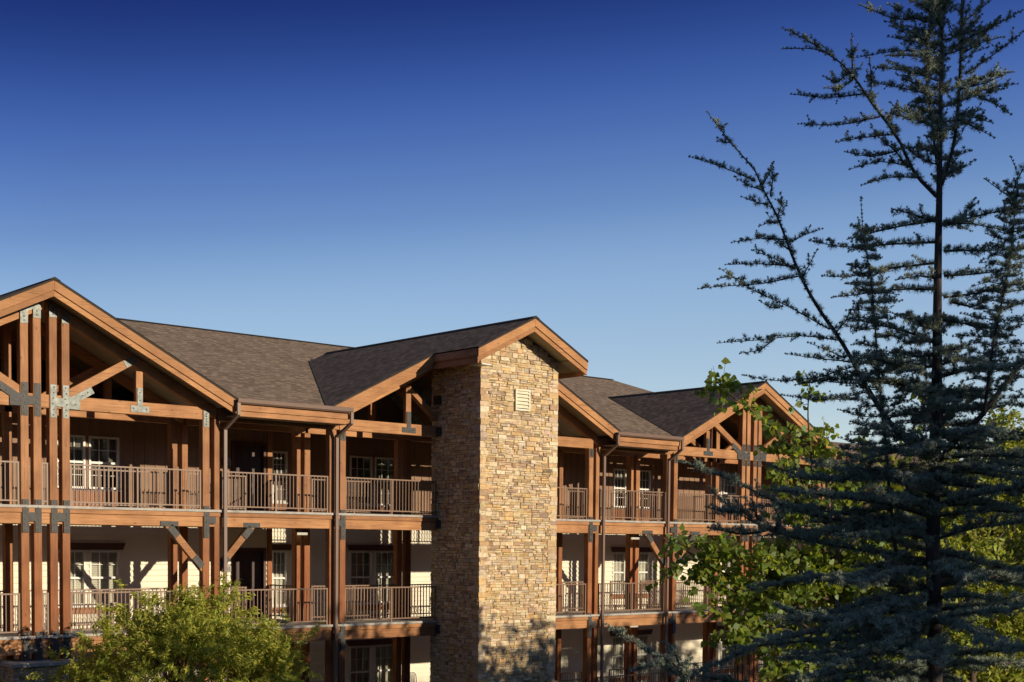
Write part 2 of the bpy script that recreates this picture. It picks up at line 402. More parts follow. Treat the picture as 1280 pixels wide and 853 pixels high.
TW = .27                                           # top chord depth
def truss(g, y, cluster=True, front=True):
    c, h, za, ye = G[g]
    for s in (-1, 1):
        x0, x1 = (c+s*.05, c+s*(h+.3))
        if g == 1 and front: x0 = c+s*1.46
        a, b2 = sorted((x0, x1))
        part(band(g, s, a, b2, .345, .345+TW, y+.03, y+.19), 'top_chord', M['rakeL' if s < 0 else 'rakeR'], bevel=.006)
        if g == 1:
            xs_ = c+s*2.5
        else:
            xs_ = c+s*2.36
        # vertical strut and diagonal
        part(MB().box(xs_-.09, xs_+.09, y+.035, y+.17, 8.60, zr(g, xs_)-.66), 'truss_strut', M['post'], bevel=.006)
        if g == 1:
            if not front:
                part(MB().bar((c+s*.3, y+.1, 8.75), (c+s*1.9, y+.1, zr(g, c+s*1.9)-.6), .12, .17, (0, 1, 0)), 'truss_diagonal', M['beam'])
            else:
                part(MB().bar((xs_, y+.1, 9.62), (c+s*1.47, y+.1, 8.80), .13, .18, (0, 1, 0)), 'truss_diagonal', M['beam'], bevel=.005)
        else:
            part(MB().bar((c+s*.45, y+.10, 8.58), (c+s*2.22, y+.10, 9.62), .20, .13, (0, 1, 0)), 'truss_diagonal', M['beam'], bevel=.005)
    if g == 1 and front:
        box('tie_beam', 'beam', c-h-.1, c-1.44, y+.02, y+.19, 8.30, 8.61, bevel=.008)
        box('tie_beam', 'beam', c+1.44, c+h+.1, y+.02, y+.19, 8.30, 8.61, bevel=.008)
    else:
        box('tie_beam', 'beam', c-h+(.08 if g == 0 else -.1), c+h+(-.09 if g == 0 else .1), y+.02, y+.19, 8.30, 8.61, bevel=.008)
for g in range(3):
    truss(g, 0); truss(g, 1.70, front=False)
    c, h, za, ye = G[g]                            # deeper rafters
    for yy in (3.5,):
        for s in (-1, 1):
            a, b2 = sorted((c, c+s*h*.78)); part(band(g, s, a, b2, .33, .60, yy, yy+.14), 'rafter', M['rakeL'])

def post(x, y, z0, z1, w=.19, d=.2): return box('post', 'post', x-w/2, x+w/2, y, y+d, z0, z1, bevel=.01)
def plate(mb, x0, x1, z0, z1, y, bolts=True):
    mb.box(x0, x1, y-.012, y, z0, z1)
def bolts_on(pts, y, parent):
    bm = MB()
    for x, z in pts: bm.tube([(x, y-.012, z), (x, y-.034, z)], .016, 6)
    b2 = bm.build('bolt', M['bolt']); b2.parent = parent; b2.matrix_parent_inverse = Matrix.Translation(-B_OFF)
    return b2
def hplate(x1, x2, zb, y=-.001, m='steel', w=.15, up=.40, dn=.36, arm=0):
    """steel H tying a pair of posts to the beam at height zb"""
    mb = MB(); pts = []
    for x in (x1, x2):
        mb.box(x-w/2, x+w/2, y-.012, .001, zb-dn, zb+up)
        for z in np.linspace(zb-dn+.06, zb+up-.06, 6): pts.append((x+rnd.uniform(-.02, .02), z))
    mb.box(x1+w/2, x2-w/2, y-.012, .001, zb-.10, zb+.10)
    if arm:
        x = x1 if arm < 0 else x2
        a = x+arm*w/2; mb.prism([(a, zb-.14), (a+arm*.27, zb-.14), (a+arm*.27, zb+.06), (a, zb+.16)][::(1 if arm > 0 else -1)], y-.012, y)
        p, q = Vector((a+arm*.02, y-.006, zb+.02)), Vector((a+arm*.58, y-.006, zb+.35))
        mb.bar(p, q, .17, .0118, (0, 1, 0)); pts += [(a+arm*.33, zb+.20), (a+arm*.46, zb+.28), (a+arm*.15, zb-.02)]
    o = part(mb, 'steel_bracket', M[m]); 
    bm = MB()
    for x, z in pts: bm.tube([(x, y-.012, z), (x, y-.03, z)], .017, 6)
    bm.build('bolt', M['bolt'], o)
    return o
def vplate(x, z0, z1, m='steel', w=.15, y=-.001, armdir=0, az=0):
    mb = MB(); mb.box(x-w/2, x+w/2, y-.012, .001, z0, z1); pts = [(x, z) for z in np.linspace(z0+.07, z1-.07, 5)]
    if armdir:
        a, b2 = sorted((x+armdir*w/2, x+armdir*(w/2+.18))); mb.box(a, b2, y-.012, y, az-.09, az+.09)
    o = part(mb, 'steel_bracket', M[m]); bm = MB()
    for px_, z in pts: bm.tube([(px_, y-.012, z), (px_, y-.03, z)], .017, 6)
    bm.build('bolt', M['bolt'], o)

def tplate(x, zb, m='steel', y=.018):              # inverted T where a strut meets the tie beam
    mb = MB(); mb.box(x-.07, x+.07, y-.012, y, zb+.06, zb+.50); mb.box(x-.24, x+.24, y-.012, y, zb-.09, zb+.06)
    o = part(mb, 'steel_bracket', M[m]); bm = MB()
    for px_, z in ((x-.17, zb), (x+.17, zb), (x, zb+.2), (x, zb+.38)): bm.tube([(px_, y-.012, z), (px_, y-.03, z)], .016, 6)
    bm.build('bolt', M['bolt'], o)

# front posts
CL = {0: (-.49, -.19, .19, .49), 2: (-.45, -.19, .19, .45)}
for g, offs in CL.items():
    c = G[g][0]
    for dx in offs:
        post(c+dx, 0, 2.46 if g == 0 else -.5, zr(g, c+dx)-.42)
        post(c+dx, 1.72, -.5, zr(g, c+dx)-.6) if abs(dx) < .3 else None
corners = []
for g in range(3):
    c, h = G[g][:2]
    corners += [(c-h, -1, g), (c+h, 1, g)]
for x, s, g in corners:                            # the pair: the outer one stands under the eave section
    post(x, 0, -.5, 8.55 if (g == 0 and s > 0) else 8.30)
    post(x+s*.33, .03, -.5, 8.34, w=.17)
    post(x+s*.02, 1.72, -.5, 8.30); post(x+s*.33, 1.72, -.5, 8.30, w=.17)
for dx in (-1.52, -1.19, 1.19, 1.52): post(c1+dx, 1.72, -.5, 8.30)
# plates
c0, c2 = G[0][0], G[2][0]
for c, m1, m2 in ((c0, 'steel', 'steel_sheen'), (c2, 'steel', 'steel')):
    d1, d2 = (.49, .19) if c == c0 else (.45, .19)
    hplate(c-d1, c-d2, 8.45, m=m1, arm=-1); hplate(c+d2, c+d1, 8.45, m=m2, arm=1)
    for k, zb in ((0, 5.78), (1, 2.72)):
        hplate(c-d1, c-d2, zb, m='steel', y=-.018); hplate(c+d2, c+d1, zb, m='steel', y=-.018)
# top plates of the first gable's posts
for dx, ln in ((-.49, .36), (-.19, .36), (.19, .30), (.49, .26)):
    x = c0+dx; zt_ = zr(0, x)-.40; a, b2 = x-.09, x+.09
    mb = MB().prism([(a, zt_-ln), (b2, zt_-ln), (b2, zr(0, b2)-.40), (a, zr(0, a)-.40)], -.014, -.002)
    if dx == -.49: mb.prism([(c0-.40, zr(0, c0-.4)-.52), (c0-.28, zr(0, c0-.28)-.52), (c0-.28, zr(0, c0-.28)-.40), (c0-.40, zr(0, c0-.40)-.40)], -.014, -.002)
    o = part(mb, 'steel_bracket', M['steel_sheen'])
    for dz_ in (.07, .16): MB().tube([(x, -.012, zt_-ln+dz_), (x, -.032, zt_-ln+dz_)], .017, 6).build('bolt', M['bolt'], o)
tplate(c0+2.36, 8.45, 'steel_sheen'); tplate(c0-2.36, 8.45, 'steel_sheen'); tplate(c1-2.5, 8.45); tplate(c1+2.5, 8.45); tplate(c2-2.36, 8.45); tplate(c2+2.36, 8.45)
for s in (-1, 1):                                  # sleeves at the top of the diagonals
    o = part(MB().bar((c0+s*1.98, .027, 9.478), (c0+s*2.25, .027, 9.636), .012, .17, (0, 0, 1)), 'steel_bracket', M['steel_sheen'])
vplate(c0+4.14, 8.12, 8.52, 'steel_sheen')
for x, s, g in corners:
    if not (g == 0 and s > 0): vplate(x, 8.02, 8.30)
    for zb in (5.78, 2.72): vplate(x, zb-.44, zb+.36, armdir=s, az=zb, y=-.018)

# ---- floors: beam, rim board, slab, railings
bays = []                                          # (x0, x1) of front openings, per storey
ev = [(-12.46+.1, c0-.59), (c0-.09, c0+.09), (c0+.59, -4.18-.1), (-3.85+.1, -.37-.1), (-.04+.1, 3.25), (6.15, 9.44-.1), (9.77+.1, 13.12-.1), (13.45+.1, c2-.55), (c2-.09, c2+.09), (c2+.55, 21.49-.1), (21.82+.1, 25.67-.1), (26.1, 29.5), (-16.5, -12.9)]
for k, zf in ((1, Z[1]), (2, Z[2])):
    for (a, b2) in [(-20, -12.46), (-12.46, -4.18), (-4.15, -.1), (-.05, 3.27), (6.13, 9.44), (9.5, 13.4), (13.45, 21.49), (21.6, 26), (26, 36)]:
        off = .02 if (a, b2) not in [(-4.15, -.1), (9.5, 13.4), (21.6, 26)] else .035
        box('floor_beam', 'beam', a, b2, off, .20, zf-.43, zf-.175, bevel=.008)
        box('rim_board', 'beam', a, b2, off-.035, .17, zf-.172, zf-.062, bevel=.006)
        box('floor_beam', 'beam', a, b2, 1.72, 1.86, zf-.43, zf-.12, bevel=.008)
    for (a, b2) in ((-20, 3.26), (6.14, 36)):
        box('deck', 'conc', a, b2, -.045, 1.90, zf-.06, zf)
        box('deck_underside', 'ceilc', a, b2, .20, 1.715, zf-.21, zf-.10)
    box('deck', 'conc', 3.28, 6.12, .32, 1.90, zf-.06, zf)
    # joists under the walkway
    for x in np.arange(-19.5, 35, 1.35):
        if 3.1 < x < 6.3: continue
        box('joist', 'side', x-.05, x+.05, .20, 1.72, zf-.36, zf-.212)
box('terrace_slab', 'conc', -20, 36, -.3, 3.4, -.5, 0); box('terrace_slab', 'conc', 0.05, 10.5, 3.4, 4.85, -.5, 0)

def railing(x0, x1, zf, y=.075, posts=True, along='x', bars=.108, newel=None, dark=False):
    mb = MB(); L_ = x1-x0
    def bx(a, b2, h0, h1, z0, z1):
        if along == 'x': mb.box(a, b2, y+h0, y+h1, z0, z1)
        else: mb.box(y+h0, y+h1, a, b2, z0, z1)
    bx(x0, x1, -.024, .024, zf+.955, zf+.99); bx(x0, x1, -.016, .016, zf+.08, zf+.112)
    n = max(2, int(round(L_/bars)))
    for i in range(1, n):
        x = x0+L_*i/n; bx(x-.0085, x+.0085, -.0085, .0085, zf+.112, zf+.955)
    k = max(1, int(round(L_/1.75)))
    for i in range(k+1):
        x = x0+.022+(L_-.044)*i/k; bx(x-.021, x+.021, -.021, .021, zf, zf+.975)
    return part(mb, 'railing', M['rail'])
for k, zf in enumerate(Z):
    for a, b2 in ev:
        railing(a+.01, b2-.01, zf)
    # rear railings, open at the entry bridges
    for a, b2 in ((-19, -12.4), (-12, -8.6), (-8.1, -4.3), (-3.75, -1.98), (.12, 3.05), (3.6, 5.8), (6.4, 9.3), (9.9, 10.9), (12.2, 13.0), (13.7, 17.2), (17.8, 21.3), (21.9, 25.5)):
        railing(a, b2, zf, y=1.80)
    if k:
        for xb0, xb1 in ((-1.95, -.22), (10.95, 12.15) if 0 else (-1.95, -.22)):
            box('entry_bridge', 'conc', xb0, xb1, 1.902, 3.40, zf-.16, zf)
            railing(1.9, 3.38, zf, y=xb0+.03, along='y'); railing(1.9, 3.38, zf, y=xb1-.03, along='y')
            break
# knee braces under the third floor
def brace(x, y, s, zt_=5.62, run=.92, rise=1.02):
    p, q = Vector((x, y+.09, zt_-rise)), Vector((x+s*run, y+.09, zt_))
    part(MB().bar(p-Vector((s*.05, 0, .06)), q+Vector((s*.04, 0, .05)), .18, .13, (0, 1, 0)), 'knee_brace', M['beam'], bevel=.008)
    mb = MB(); d = (q-p).normalized()
    for e, k in ((p, 1), (q, -1)):
        a = e+d*k*.02; b2 = e+d*k*.34; yy = y+.09-.087
        mb = MB().bar(Vector((a.x, yy, a.z)), Vector((b2.x, yy, b2.z)), .012, .175, (0, 0, 1))
        if k < 0: mb.box(q.x-.24, q.x+.24, yy-.006, y+.012, zt_+.0, zt_+.12)
        part(mb, 'steel_bracket', M['steel'])
brace(-4.18-.09, 0, -1); brace(-3.85+.08, .02, 1); brace(13.45+.09, 0, 1); brace(13.12-.08, .02, -1)
brace(21.49-.09, 0, -1); brace(-12.46+.09, 0, 1)

# ---- eave sections between the gables: fascia, gutter, downspouts
def eave(a, b2, zf=8.80):
    part(MB().box(a, b2, -.585, -.54, 8.535, 8.70), 'fascia', M['beam'], bevel=.005)
    part(MB().box(a+.07, b2-.07, -.545, -.50, 8.40, 8.532), 'fascia', M['beam'], bevel=.005)
    g = MB()                                      # half-round-ish gutter profile
    prof = [(-.585, 8.70), (-.66, 8.70), (-.70, 8.74), (-.71, 8.83), (-.69, 8.84), (-.68, 8.76), (-.65, 8.725), (-.595, 8.725), (-.595, 8.81), (-.585, 8.81)]
    n = len(prof); g.add([(a-.05, y, z) for y, z in prof]+[(b2+.05, y, z) for y, z in prof], [tuple(range(n-1, -1, -1)), tuple(range(n, 2*n))]+[(i, (i+1) % n, (i+1) % n+n, i+n) for i in range(n)])
    part(g, 'gutter', M['gutter'])
    part(MB().box(a, b2, -.50, .0, 8.40, 8.43), 'eave_soffit', M['soffit'])
    box('eave_beam', 'beam', a-.2, b2+.2, .04, .20, 8.30, 8.62, bevel=.008)
    box('eave_beam', 'beam', a-.2, b2+.2, 1.72, 1.86, 8.30, 8.62)
    box('porch_ceiling', 'ceil', a-.3, b2+.3, .2, 1.72, 8.62, 8.66)
def downspout(xt, xb, bottom=-.45):
    mb = MB(); w_, d_ = .085, .065
    mb.bar((xt, -.66, 8.72), (xt, -.66, 8.42), w_, d_, (0, 1, 0)); mb.bar((xt, -.66, 8.44), (xb, -.12, 8.10), w_, d_, (0, 1, .3)); mb.bar((xb, -.10, 8.14), (xb, -.10, bottom), w_, d_, (0, 1, 0))
    part(mb, 'downspout', M['gutter'])
for a, b2, dl, dr in ((-3.62, -.24, -3.70, -.31), (9.98, 12.98, 9.92, 12.98), (21.9, 23.5, 22, 23.4), (-16.3, -12.9, -16.2, -13.)):
    eave(a, b2); downspout(a-.02, dl); downspout(b2+.02, dr)

# ---- walls with real openings
def cut(a, b2, holes, z0, z1):
    seg = [(a, b2)]
    for hx0, hx1, hz0, hz1 in holes:
        if hz1 <= z0+.001 or hz0 >= z1-.001: continue
        out = []
        for p, q in seg:
            if hx1 <= p or hx0 >= q: out.append((p, q)); continue
            if hx0 > p: out.append((p, hx0))
            if hx1 < q: out.append((hx1, q))
        seg = out
    return seg
def lap_wall(a, b2, z0, z1, y, holes):
    mb = MB(); z = z0; hgt = .158
    while z < z1-.001:
        zt_ = min(z+hgt, z1)
        zs = sorted({z, zt_} | {h for hh in holes for h in hh[2:] if z < h < zt_})
        for u, v in zip(zs, zs[1:]):
            for p, q in cut(a, b2, holes, u, v):
                y0 = y-.034*(1-(u-z)/hgt); y1 = y-.034*(1-(v-z)/hgt)
                mb.add([(p, y0, u), (q, y0, u), (q, y1, v), (p, y1, v), (p, y+.1, u), (q, y+.1, u), (q, y+.1, v), (p, y+.1, v)],
                       [(0, 1, 2, 3), (7, 6, 5, 4), (0, 4, 5, 1), (0, 3, 7, 4), (1, 5, 6, 2), (3, 2, 6, 7)])
        z = zt_
    return part(mb, 'siding_wall', M['cream'])
def batten_wall(a, b2, z0, z1, y, holes):
    mb = MB(); zs = sorted({z0, z1} | {h for hh in holes for h in hh[2:] if z0 < h < z1})
    for u, v in zip(zs, zs[1:]):
        for p, q in cut(a, b2, holes, u, v): mb.box(p, q, y, y+.1, u, v)
        for x in np.arange(a+.1, b2-.06, .31):
            if any(h[0]-.06 < x < h[1]+.06 and h[2] < v-.001 and h[3] > u+.001 for h in holes): continue
            mb.box(x-.022, x+.022, y-.02, y, u, v)
    return part(mb, 'batten_wall', M['brown'])
def window(x0, x1, z0, z1, y, style='blind', light='dark'):
    fm = M['white']; mb = MB(); f = .055
    for a in ((x0, x1, z0, z0+f), (x0, x1, z1-f, z1), (x0, x0+f, z0+f, z1-f), (x1-f, x1, z0+f, z1-f)): mb.box(a[0], a[1], y-.035, y+.08, a[2], a[3])
    zm = (z0+z1)/2; mb.box(x0+f, x1-f, y-.012, y+.05, zm-.028, zm+.028)
    o = part(mb, 'window', fm)
    mu = MB(); xa, xb = x0+f, x1-f
    for i in (1, 2): xx = xa+(xb-xa)*i/3; mu.box(xx-.009, xx+.009, y+.012, y+.03, z0+f, z1-f)
    for zz0, zz1 in ((z0+f, zm-.028), (zm+.028, z1-f)):
        zz = (zz0+zz1)/2; mu.box(xa, xb, y+.011, y+.031, zz-.009, zz+.009)
        if z1-z0 > 1.3 and zz0 > zm: pass
    mu.build('muntin', fm, o)
    g = MB(); g.add([(xa, y+.034, z0+f), (xb, y+.034, z0+f), (xb, y+.034, z1-f), (xa, y+.034, z1-f)], [(0, 1, 2, 3)]); g.build('pane', M['glass'], o)
    cm = M['blind'] if light == 'light' else M['curt']
    c = MB()
    zb = z0+.05 if light == 'light' else z0+(z1-z0)*rnd.uniform(.35, .6)
    z = z1-.06
    while z > zb:                                  # slats of a blind
        c.add([(xa, y+.085, z), (xb, y+.085, z), (xb, y+.07, z-.045), (xa, y+.07, z-.045)], [(0, 1, 2, 3)]); z -= .05
    c.build('blind', cm, o)
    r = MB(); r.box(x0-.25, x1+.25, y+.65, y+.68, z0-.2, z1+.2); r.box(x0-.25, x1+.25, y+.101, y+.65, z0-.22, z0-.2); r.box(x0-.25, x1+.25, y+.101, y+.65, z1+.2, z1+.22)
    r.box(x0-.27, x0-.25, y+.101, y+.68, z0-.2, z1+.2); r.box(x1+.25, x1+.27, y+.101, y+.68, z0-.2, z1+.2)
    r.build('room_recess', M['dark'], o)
    return o
def win_group(xs_, z0, z1, y, storey):
    light = 'light' if storey < 3 else 'dark'
    for a, b2 in xs_: window(a, b2, z0, z1, y, light=light)
    a, b2 = xs_[0][0], xs_[-1][1]
    if storey < 3:                                 # flared dark head trim and red-brown apron below
        part(MB().prism([(a-.06, z1+.02), (b2+.06, z1+.02), (b2+.13, z1+.20), (a-.13, z1+.20)], y-.13, y-.03), 'window_head', M['trimbrown'], bevel=.008)
    box('window_sill', 'white', a-.05, b2+.05, y-.08, y-.024, z0-.05, z0)
    if storey < 3: box('window_apron', 'brick', a-.04, b2+.04, y-.05, y-.024, z0-.22, z0-.052)
    else: box('window_apron', 'brick', a-.04, b2+.04, y-.05, y-.021, z0-.5, z0-.052)
WA = [(-12.0, -11.14), (-11.02, -10.16)], [(-6.60, -5.80), (-5.70, -4.85)]
WC_ = [(14.03, 14.67)], [(15.33, 15.97)], [(19.2, 20.0), (20.1, 20.9)]
WB = [(.72, 1.27)], [(3.57, 4.43), (4.53, 5.39)], [(7.2, 8.0)]
for k, (z0, z1, fn) in enumerate(((0, 3.03, lap_wall), (3.03, 5.93, lap_wall), (5.93, 8.70, batten_wall))):
    s = k+1; wz0, wz1 = (Z[k]+.50, Z[k]+1.95)
    if s == 3: wz0, wz1 = 6.60, 7.99
    dz = (-.0,)
    h1 = [(a, b2, wz0, wz1) for grp in WA for a, b2 in grp]+[(-1.38, -.44, Z[k], Z[k]+1.95)]
    fn(-20, -.15, z0, z1, 3.5, h1)
    for grp in WA: win_group(grp, wz0, wz1, 3.5, s)
    wb0 = wz0-.22 if s < 3 else 6.45
    h2 = [(a, b2, wb0, wz1) for grp in WB for a, b2 in grp]
    fn(-.15, 10.6, z0, z1, 4.9, h2)
    for grp in WB: win_group(grp, wb0, wz1, 4.9, s)
    h3 = [(a, b2, wz0, wz1) for grp in WC_ for a, b2 in grp]
    fn(10.6, 36, z0, z1, 3.5, h3)
    for grp in WC_: win_group(grp, wz0, wz1, 3.5, s)
    mm = 'cream' if s < 3 else 'brown'
    box('return_wall', mm, -.25, -.152, 3.602, 4.88, z0, z1); box('return_wall', mm, 10.6, 10.7, 3.602, 4.88, z0, z1)
    box('corner_board', 'post', -.30, -.14, 3.44, 3.475, z0+.01, z1-.01, bevel=.006)
    # door: recessed panelled leaf with frame and handle
    dx0, dx1, dz0, dz1 = -1.38, -.44, Z[k], Z[k]+1.95
    mb = MB()
    for a in ((dx0-.09, dx0, dz0, dz1+.09), (dx1, dx1+.09, dz0, dz1+.09), (dx0, dx1, dz1, dz1+.09)): mb.box(a[0], a[1], 3.44, 3.55, a[2], a[3])
    part(mb, 'door_frame', M['trimbrown'])
    mb = MB(); mb.box(dx0, dx1, 3.53, 3.58, dz0, dz1)
    for (u0, u1, v0, v1) in ((.12, .42, .15, .75), (.52, .82, .15, .75), (.12, .42, .9, 1.8), (.52, .82, .9, 1.8)): mb.box(dx0+u0, dx0+u1, 3.518, 3.53, dz0+v0, dz0+v1)
    d = part(mb, 'door', M['door'], bevel=.005)
    hb = MB(); hb.tube([(dx0+.07, 3.53, dz0+1.0), (dx0+.07, 3.46, dz0+1.0)], .022, 8); hb.tube([(dx0+.07, 3.465, dz0+1.0), (dx0+.19, 3.465, dz0+1.0)], .011, 6); hb.build('door_handle', M['brass'], d)
    # house-shaped number plaque
    px0, pz0 = -1.74, (4.39 if s == 2 else 7.40 if s == 3 else 1.37)
    pl = part(MB().prism([(px0, pz0), (px0+.25, pz0), (px0+.25, pz0+.16), (px0+.125, pz0+.26), (px0, pz0+.16)], 3.44, 3.465), 'number_plaque', M['plaque'], bevel=.004)
    nb = MB(); nb.box(px0-.03, px0-.008, 3.435, 3.47, pz0-.01, pz0+.20); nb.build('plaque_edge', M['steel'], pl)
    cu = bpy.data.curves.new('digits', 'FONT'); cu.body = '%d12' % s; cu.size = .12; cu.align_x = 'CENTER'; cu.extrude = .004
    to = bpy.data.objects.new('digits', cu); link(to); dg = bpy.context.evaluated_depsgraph_get(); me = bpy.data.meshes.new_from_object(to.evaluated_get(dg)); bpy.data.objects.remove(to)
    me.materials.clear(); me.materials.append(M['bolt']); do = bpy.data.objects.new('digits', me); do.rotation_euler = (math.pi/2, 0, 0); do.location = (px0+.125, 3.434, pz0+.045); link(do, pl)
    # porch lights
    for lx in (-.30, 8.9 if s == 3 else 13.2):
        y = 1.60 if s < 3 else 1.35; zz = Z[k]+2.42 if s < 3 else 8.5
        f = part(MB().box(lx-.14, lx+.14, y-.09, y+.09, zz+.07, zz+.13), 'porch_light', M['steel'])
        MB().box(lx-.12, lx+.12, y-.075, y+.075, zz, zz+.07).build('lens', M['lampw'], f)
# gable-bay flat ceilings behind the inner truss
for g in range(3):
    c, h = G[g][:2]; box('porch_ceiling', 'ceil', c-h-.2, c+h+.2, 1.90, 6.3, 8.625, 8.66)
for a, b2 in ((-20, -12.7), (-4.0, -.2), (9.6, 13.3), (21.6, 26)): box('porch_ceiling', 'ceil', a, b2, 1.72, 4.9, 8.63, 8.665)
# body behind
box('end_wall', 'cream', -20.1, -20, 3.5, 24, -.5, 8.7); box('end_wall', 'cream', 36, 36.1, 3.5, 24, -.5, 8.7); box('back_wall', 'cream', -20, 36, 24, 24.1, -.5, 8.8)
part(MB().add([(-20.05, -.4, 8.7), (-20.05, 13, 12.7), (-20.05, 26, 8.7)], [(0, 1, 2)]), 'end_gable', M['brown']); part(MB().add([(23.4, -.4, 8.7), (23.4, 13, 12.65), (23.4, 26, 8.7)], [(0, 1, 2)]), 'end_gable', M['brown'])
wing = part(MB().add([(23.45, -.45, 8.36), (36.5, -.45, 8.36), (36.5, 6, 10.0), (23.45, 6, 10.0), (36.5, 12.5, 8.36), (23.45, 12.5, 8.36)], [(0, 1, 2, 3), (3, 2, 4, 5)]), 'wing_roof', M['shx'])
box('fascia', 'beam', 23.5, 36.4, -.44, -.40, 8.14, 8.33); box('gutter', 'gutter', 23.5, 36.4, -.52, -.442, 8.24, 8.35)

# ---- chimney tower and stone piers: every stone its own block
STONES = [((.62, .47, .28), 6), ((.67, .53, .34), 5), ((.60, .43, .235), 4), ((.45, .31, .19), 2.2), ((.71, .59, .41), 4), ((.56, .44, .31), 2.2), ((.40, .29, .21), 1.3), ((.66, .45, .22), 3)]
def tintof(r):
    c = r.choices([s_[0] for s_ in STONES], [s_[1] for s_ in STONES])[0]; k = r.uniform(.82, 1.12); return tuple(q*k*r.uniform(.96, 1.04) for q in c)
def stone_face(mb, L_, z0, top, place, r, corner=0):
    """irregular ledge-stone courses on a wall of length L_; top(u) gives its height, place(u, d, z) the 3-D point"""
    z = z0; zmax = max(top(u) for u in np.linspace(0, L_, 9))
    while z < zmax:
        H = r.uniform(.075, .15); u = 0; 
        while u < L_-.01:
            W = r.uniform(.12, .34) if r.random() < .75 else r.uniform(.07, .14)
            if L_-(u+W) < .12: W = L_-u
            q = r.random()
            if q < .30 or (H < .10 and q < .75): cuts = [0, 1]
            elif q < .93: cuts = [0, r.uniform(.35, .65), 1]
            else: cuts = [0, r.uniform(.25, .4), r.uniform(.6, .75), 1]
            jz = r.uniform(-.012, .012)
            for c_0, c_1 in zip(cuts, cuts[1:]):
                ws = [(u, u+W)]
                if W > .34 and r.random() < .5 and len(cuts) > 2:
                    k = u+W*r.uniform(.35, .65); ws = [(u, k), (k, u+W)]
                for a, b2 in ws:
                    zz0 = z+H*c_0+(jz if c_0 else 0); zz1 = z+H*c_1+(jz if c_1 < 1 else 0)
                    if zz0 > min(top(a), top(b2)): continue
                    zz1 = min(zz1, max(top(a), top(b2), zz0+.03)); g_ = r.uniform(.002, .005)
                    d = r.uniform(.008, .05); t_ = .010
                    A, Bq, C_, D = a+g_, b2-g_, zz0+g_, zz1-g_
                    if Bq-A < .02 or D-C_ < .012: continue
                    j = lambda: r.uniform(-.006, .006)
                    base = [place(A, 0, C_), place(Bq, 0, C_), place(Bq, 0, D), place(A, 0, D)]
                    mid = [place(A, d*.7, C_), place(Bq, d*.7, C_), place(Bq, d*.7, D), place(A, d*.7, D)]
                    fr_ = [place(A+t_+j(), d+j(), C_+t_+j()), place(Bq-t_+j(), d+j(), C_+t_+j()), place(Bq-t_+j(), d+j(), D-t_+j()), place(A+t_+j(), d+j(), D-t_+j())]
                    f = [(8, 9, 10, 11)]
                    for i in range(4):
                        k = (i+1) % 4; f += [(i, k, 4+k, 4+i), (4+i, 4+k, 8+k, 8+i)]
                    mb.add(base+mid+fr_, f, tintof(r))
            u += W
        z += H
CHX0, CHX1, CHY0, CHY1 = c1-1.44, c1+1.44, -1.85, .30
topf = lambda x: zr(1, x)-.33
ch = MB(); ch.prism([(CHX0+.0, -.5), (CHX1, -.5), (CHX1, topf(CHX1)), (c1, topf(c1)), (CHX0, topf(CHX0))], CHY0, CHY1)
chim = part(ch, 'chimney', M['mortar'])
r_ = random.Random(5); sb = MB()
stone_face(sb, CHX1-CHX0, -.5, lambda u: topf(CHX0+u), lambda u, d, z: (CHX0+u, CHY0-d, z), r_)
stone_face(sb, CHY1-CHY0, -.5, lambda u: topf(CHX0), lambda u, d, z: (CHX0-d, CHY1-u, z), r_)
stone_face(sb, CHY1-CHY0, -.5, lambda u: topf(CHX1), lambda u, d, z: (CHX1+d, CHY0+u, z), r_)
# quoins closing the two front corners
for sgn, xc in ((-1, CHX0), (1, CHX1)):
    z = -.5
    while z < topf(xc)-.08:
        H = min(r_.uniform(.08, .2), topf(xc)-z); a, b2 = sorted((xc+sgn*r_.uniform(.02, .045), xc-sgn*r_.uniform(.12, .34)))
        sb.box(a, b2, CHY0-r_.uniform(.03, .052), CHY0+r_.uniform(.1, .3), z+.004, z+H-.004, tintof(r_)); z += H
sb.build('stonework', M['stone'], chim, col=True)
# louvred vent
vx0, vx1, vz0, vz1 = 4.49, 5.05, 9.03, 9.64; vb = MB(); f = .055; vy = CHY0-.055
for a in ((vx0, vx1, vz0, vz0+f), (vx0, vx1, vz1-f, vz1), (vx0, vx0+f, vz0+f, vz1-f), (vx1-f, vx1, vz0+f, vz1-f)): vb.box(a[0], a[1], vy-.035, vy+.03, a[2], a[3])
v = vb.build('vent', M['vent'], chim, bevel=.005)
lb = MB()
for i in range(5):
    z = vz0+f+.02+i*.1; lb.add([(vx0+f, vy-.035, z), (vx1-f, vy-.035, z), (vx1-f, vy+.015, z+.075), (vx0+f, vy+.015, z+.075), (vx0+f, vy-.035, z+.014), (vx1-f, vy-.035, z+.014), (vx1-f, vy+.015, z+.089), (vx0+f, vy+.015, z+.089)], [(0, 3, 2, 1), (4, 5, 6, 7), (0, 1, 5, 4), (1, 2, 6, 5), (2, 3, 7, 6), (3, 0, 4, 7)])
lb.build('louvre', M['vent'], v); MB().box(vx0+.01, vx1-.01, vy+.03, vy+.045, vz0+.01, vz1-.01).build('vent_back', M['dark'], v)
# steel shoes where the beams enter the tower
for s, xc in ((-1, CHX0), (1, CHX1)):
    for zz in (8.45, 9.35, 5.80, 2.78):
        a, b2 = sorted((xc+s*.03, xc+s*.075)); box('beam_shoe', 'steel', a, b2, -.16, .16, zz-.13, zz+.13)
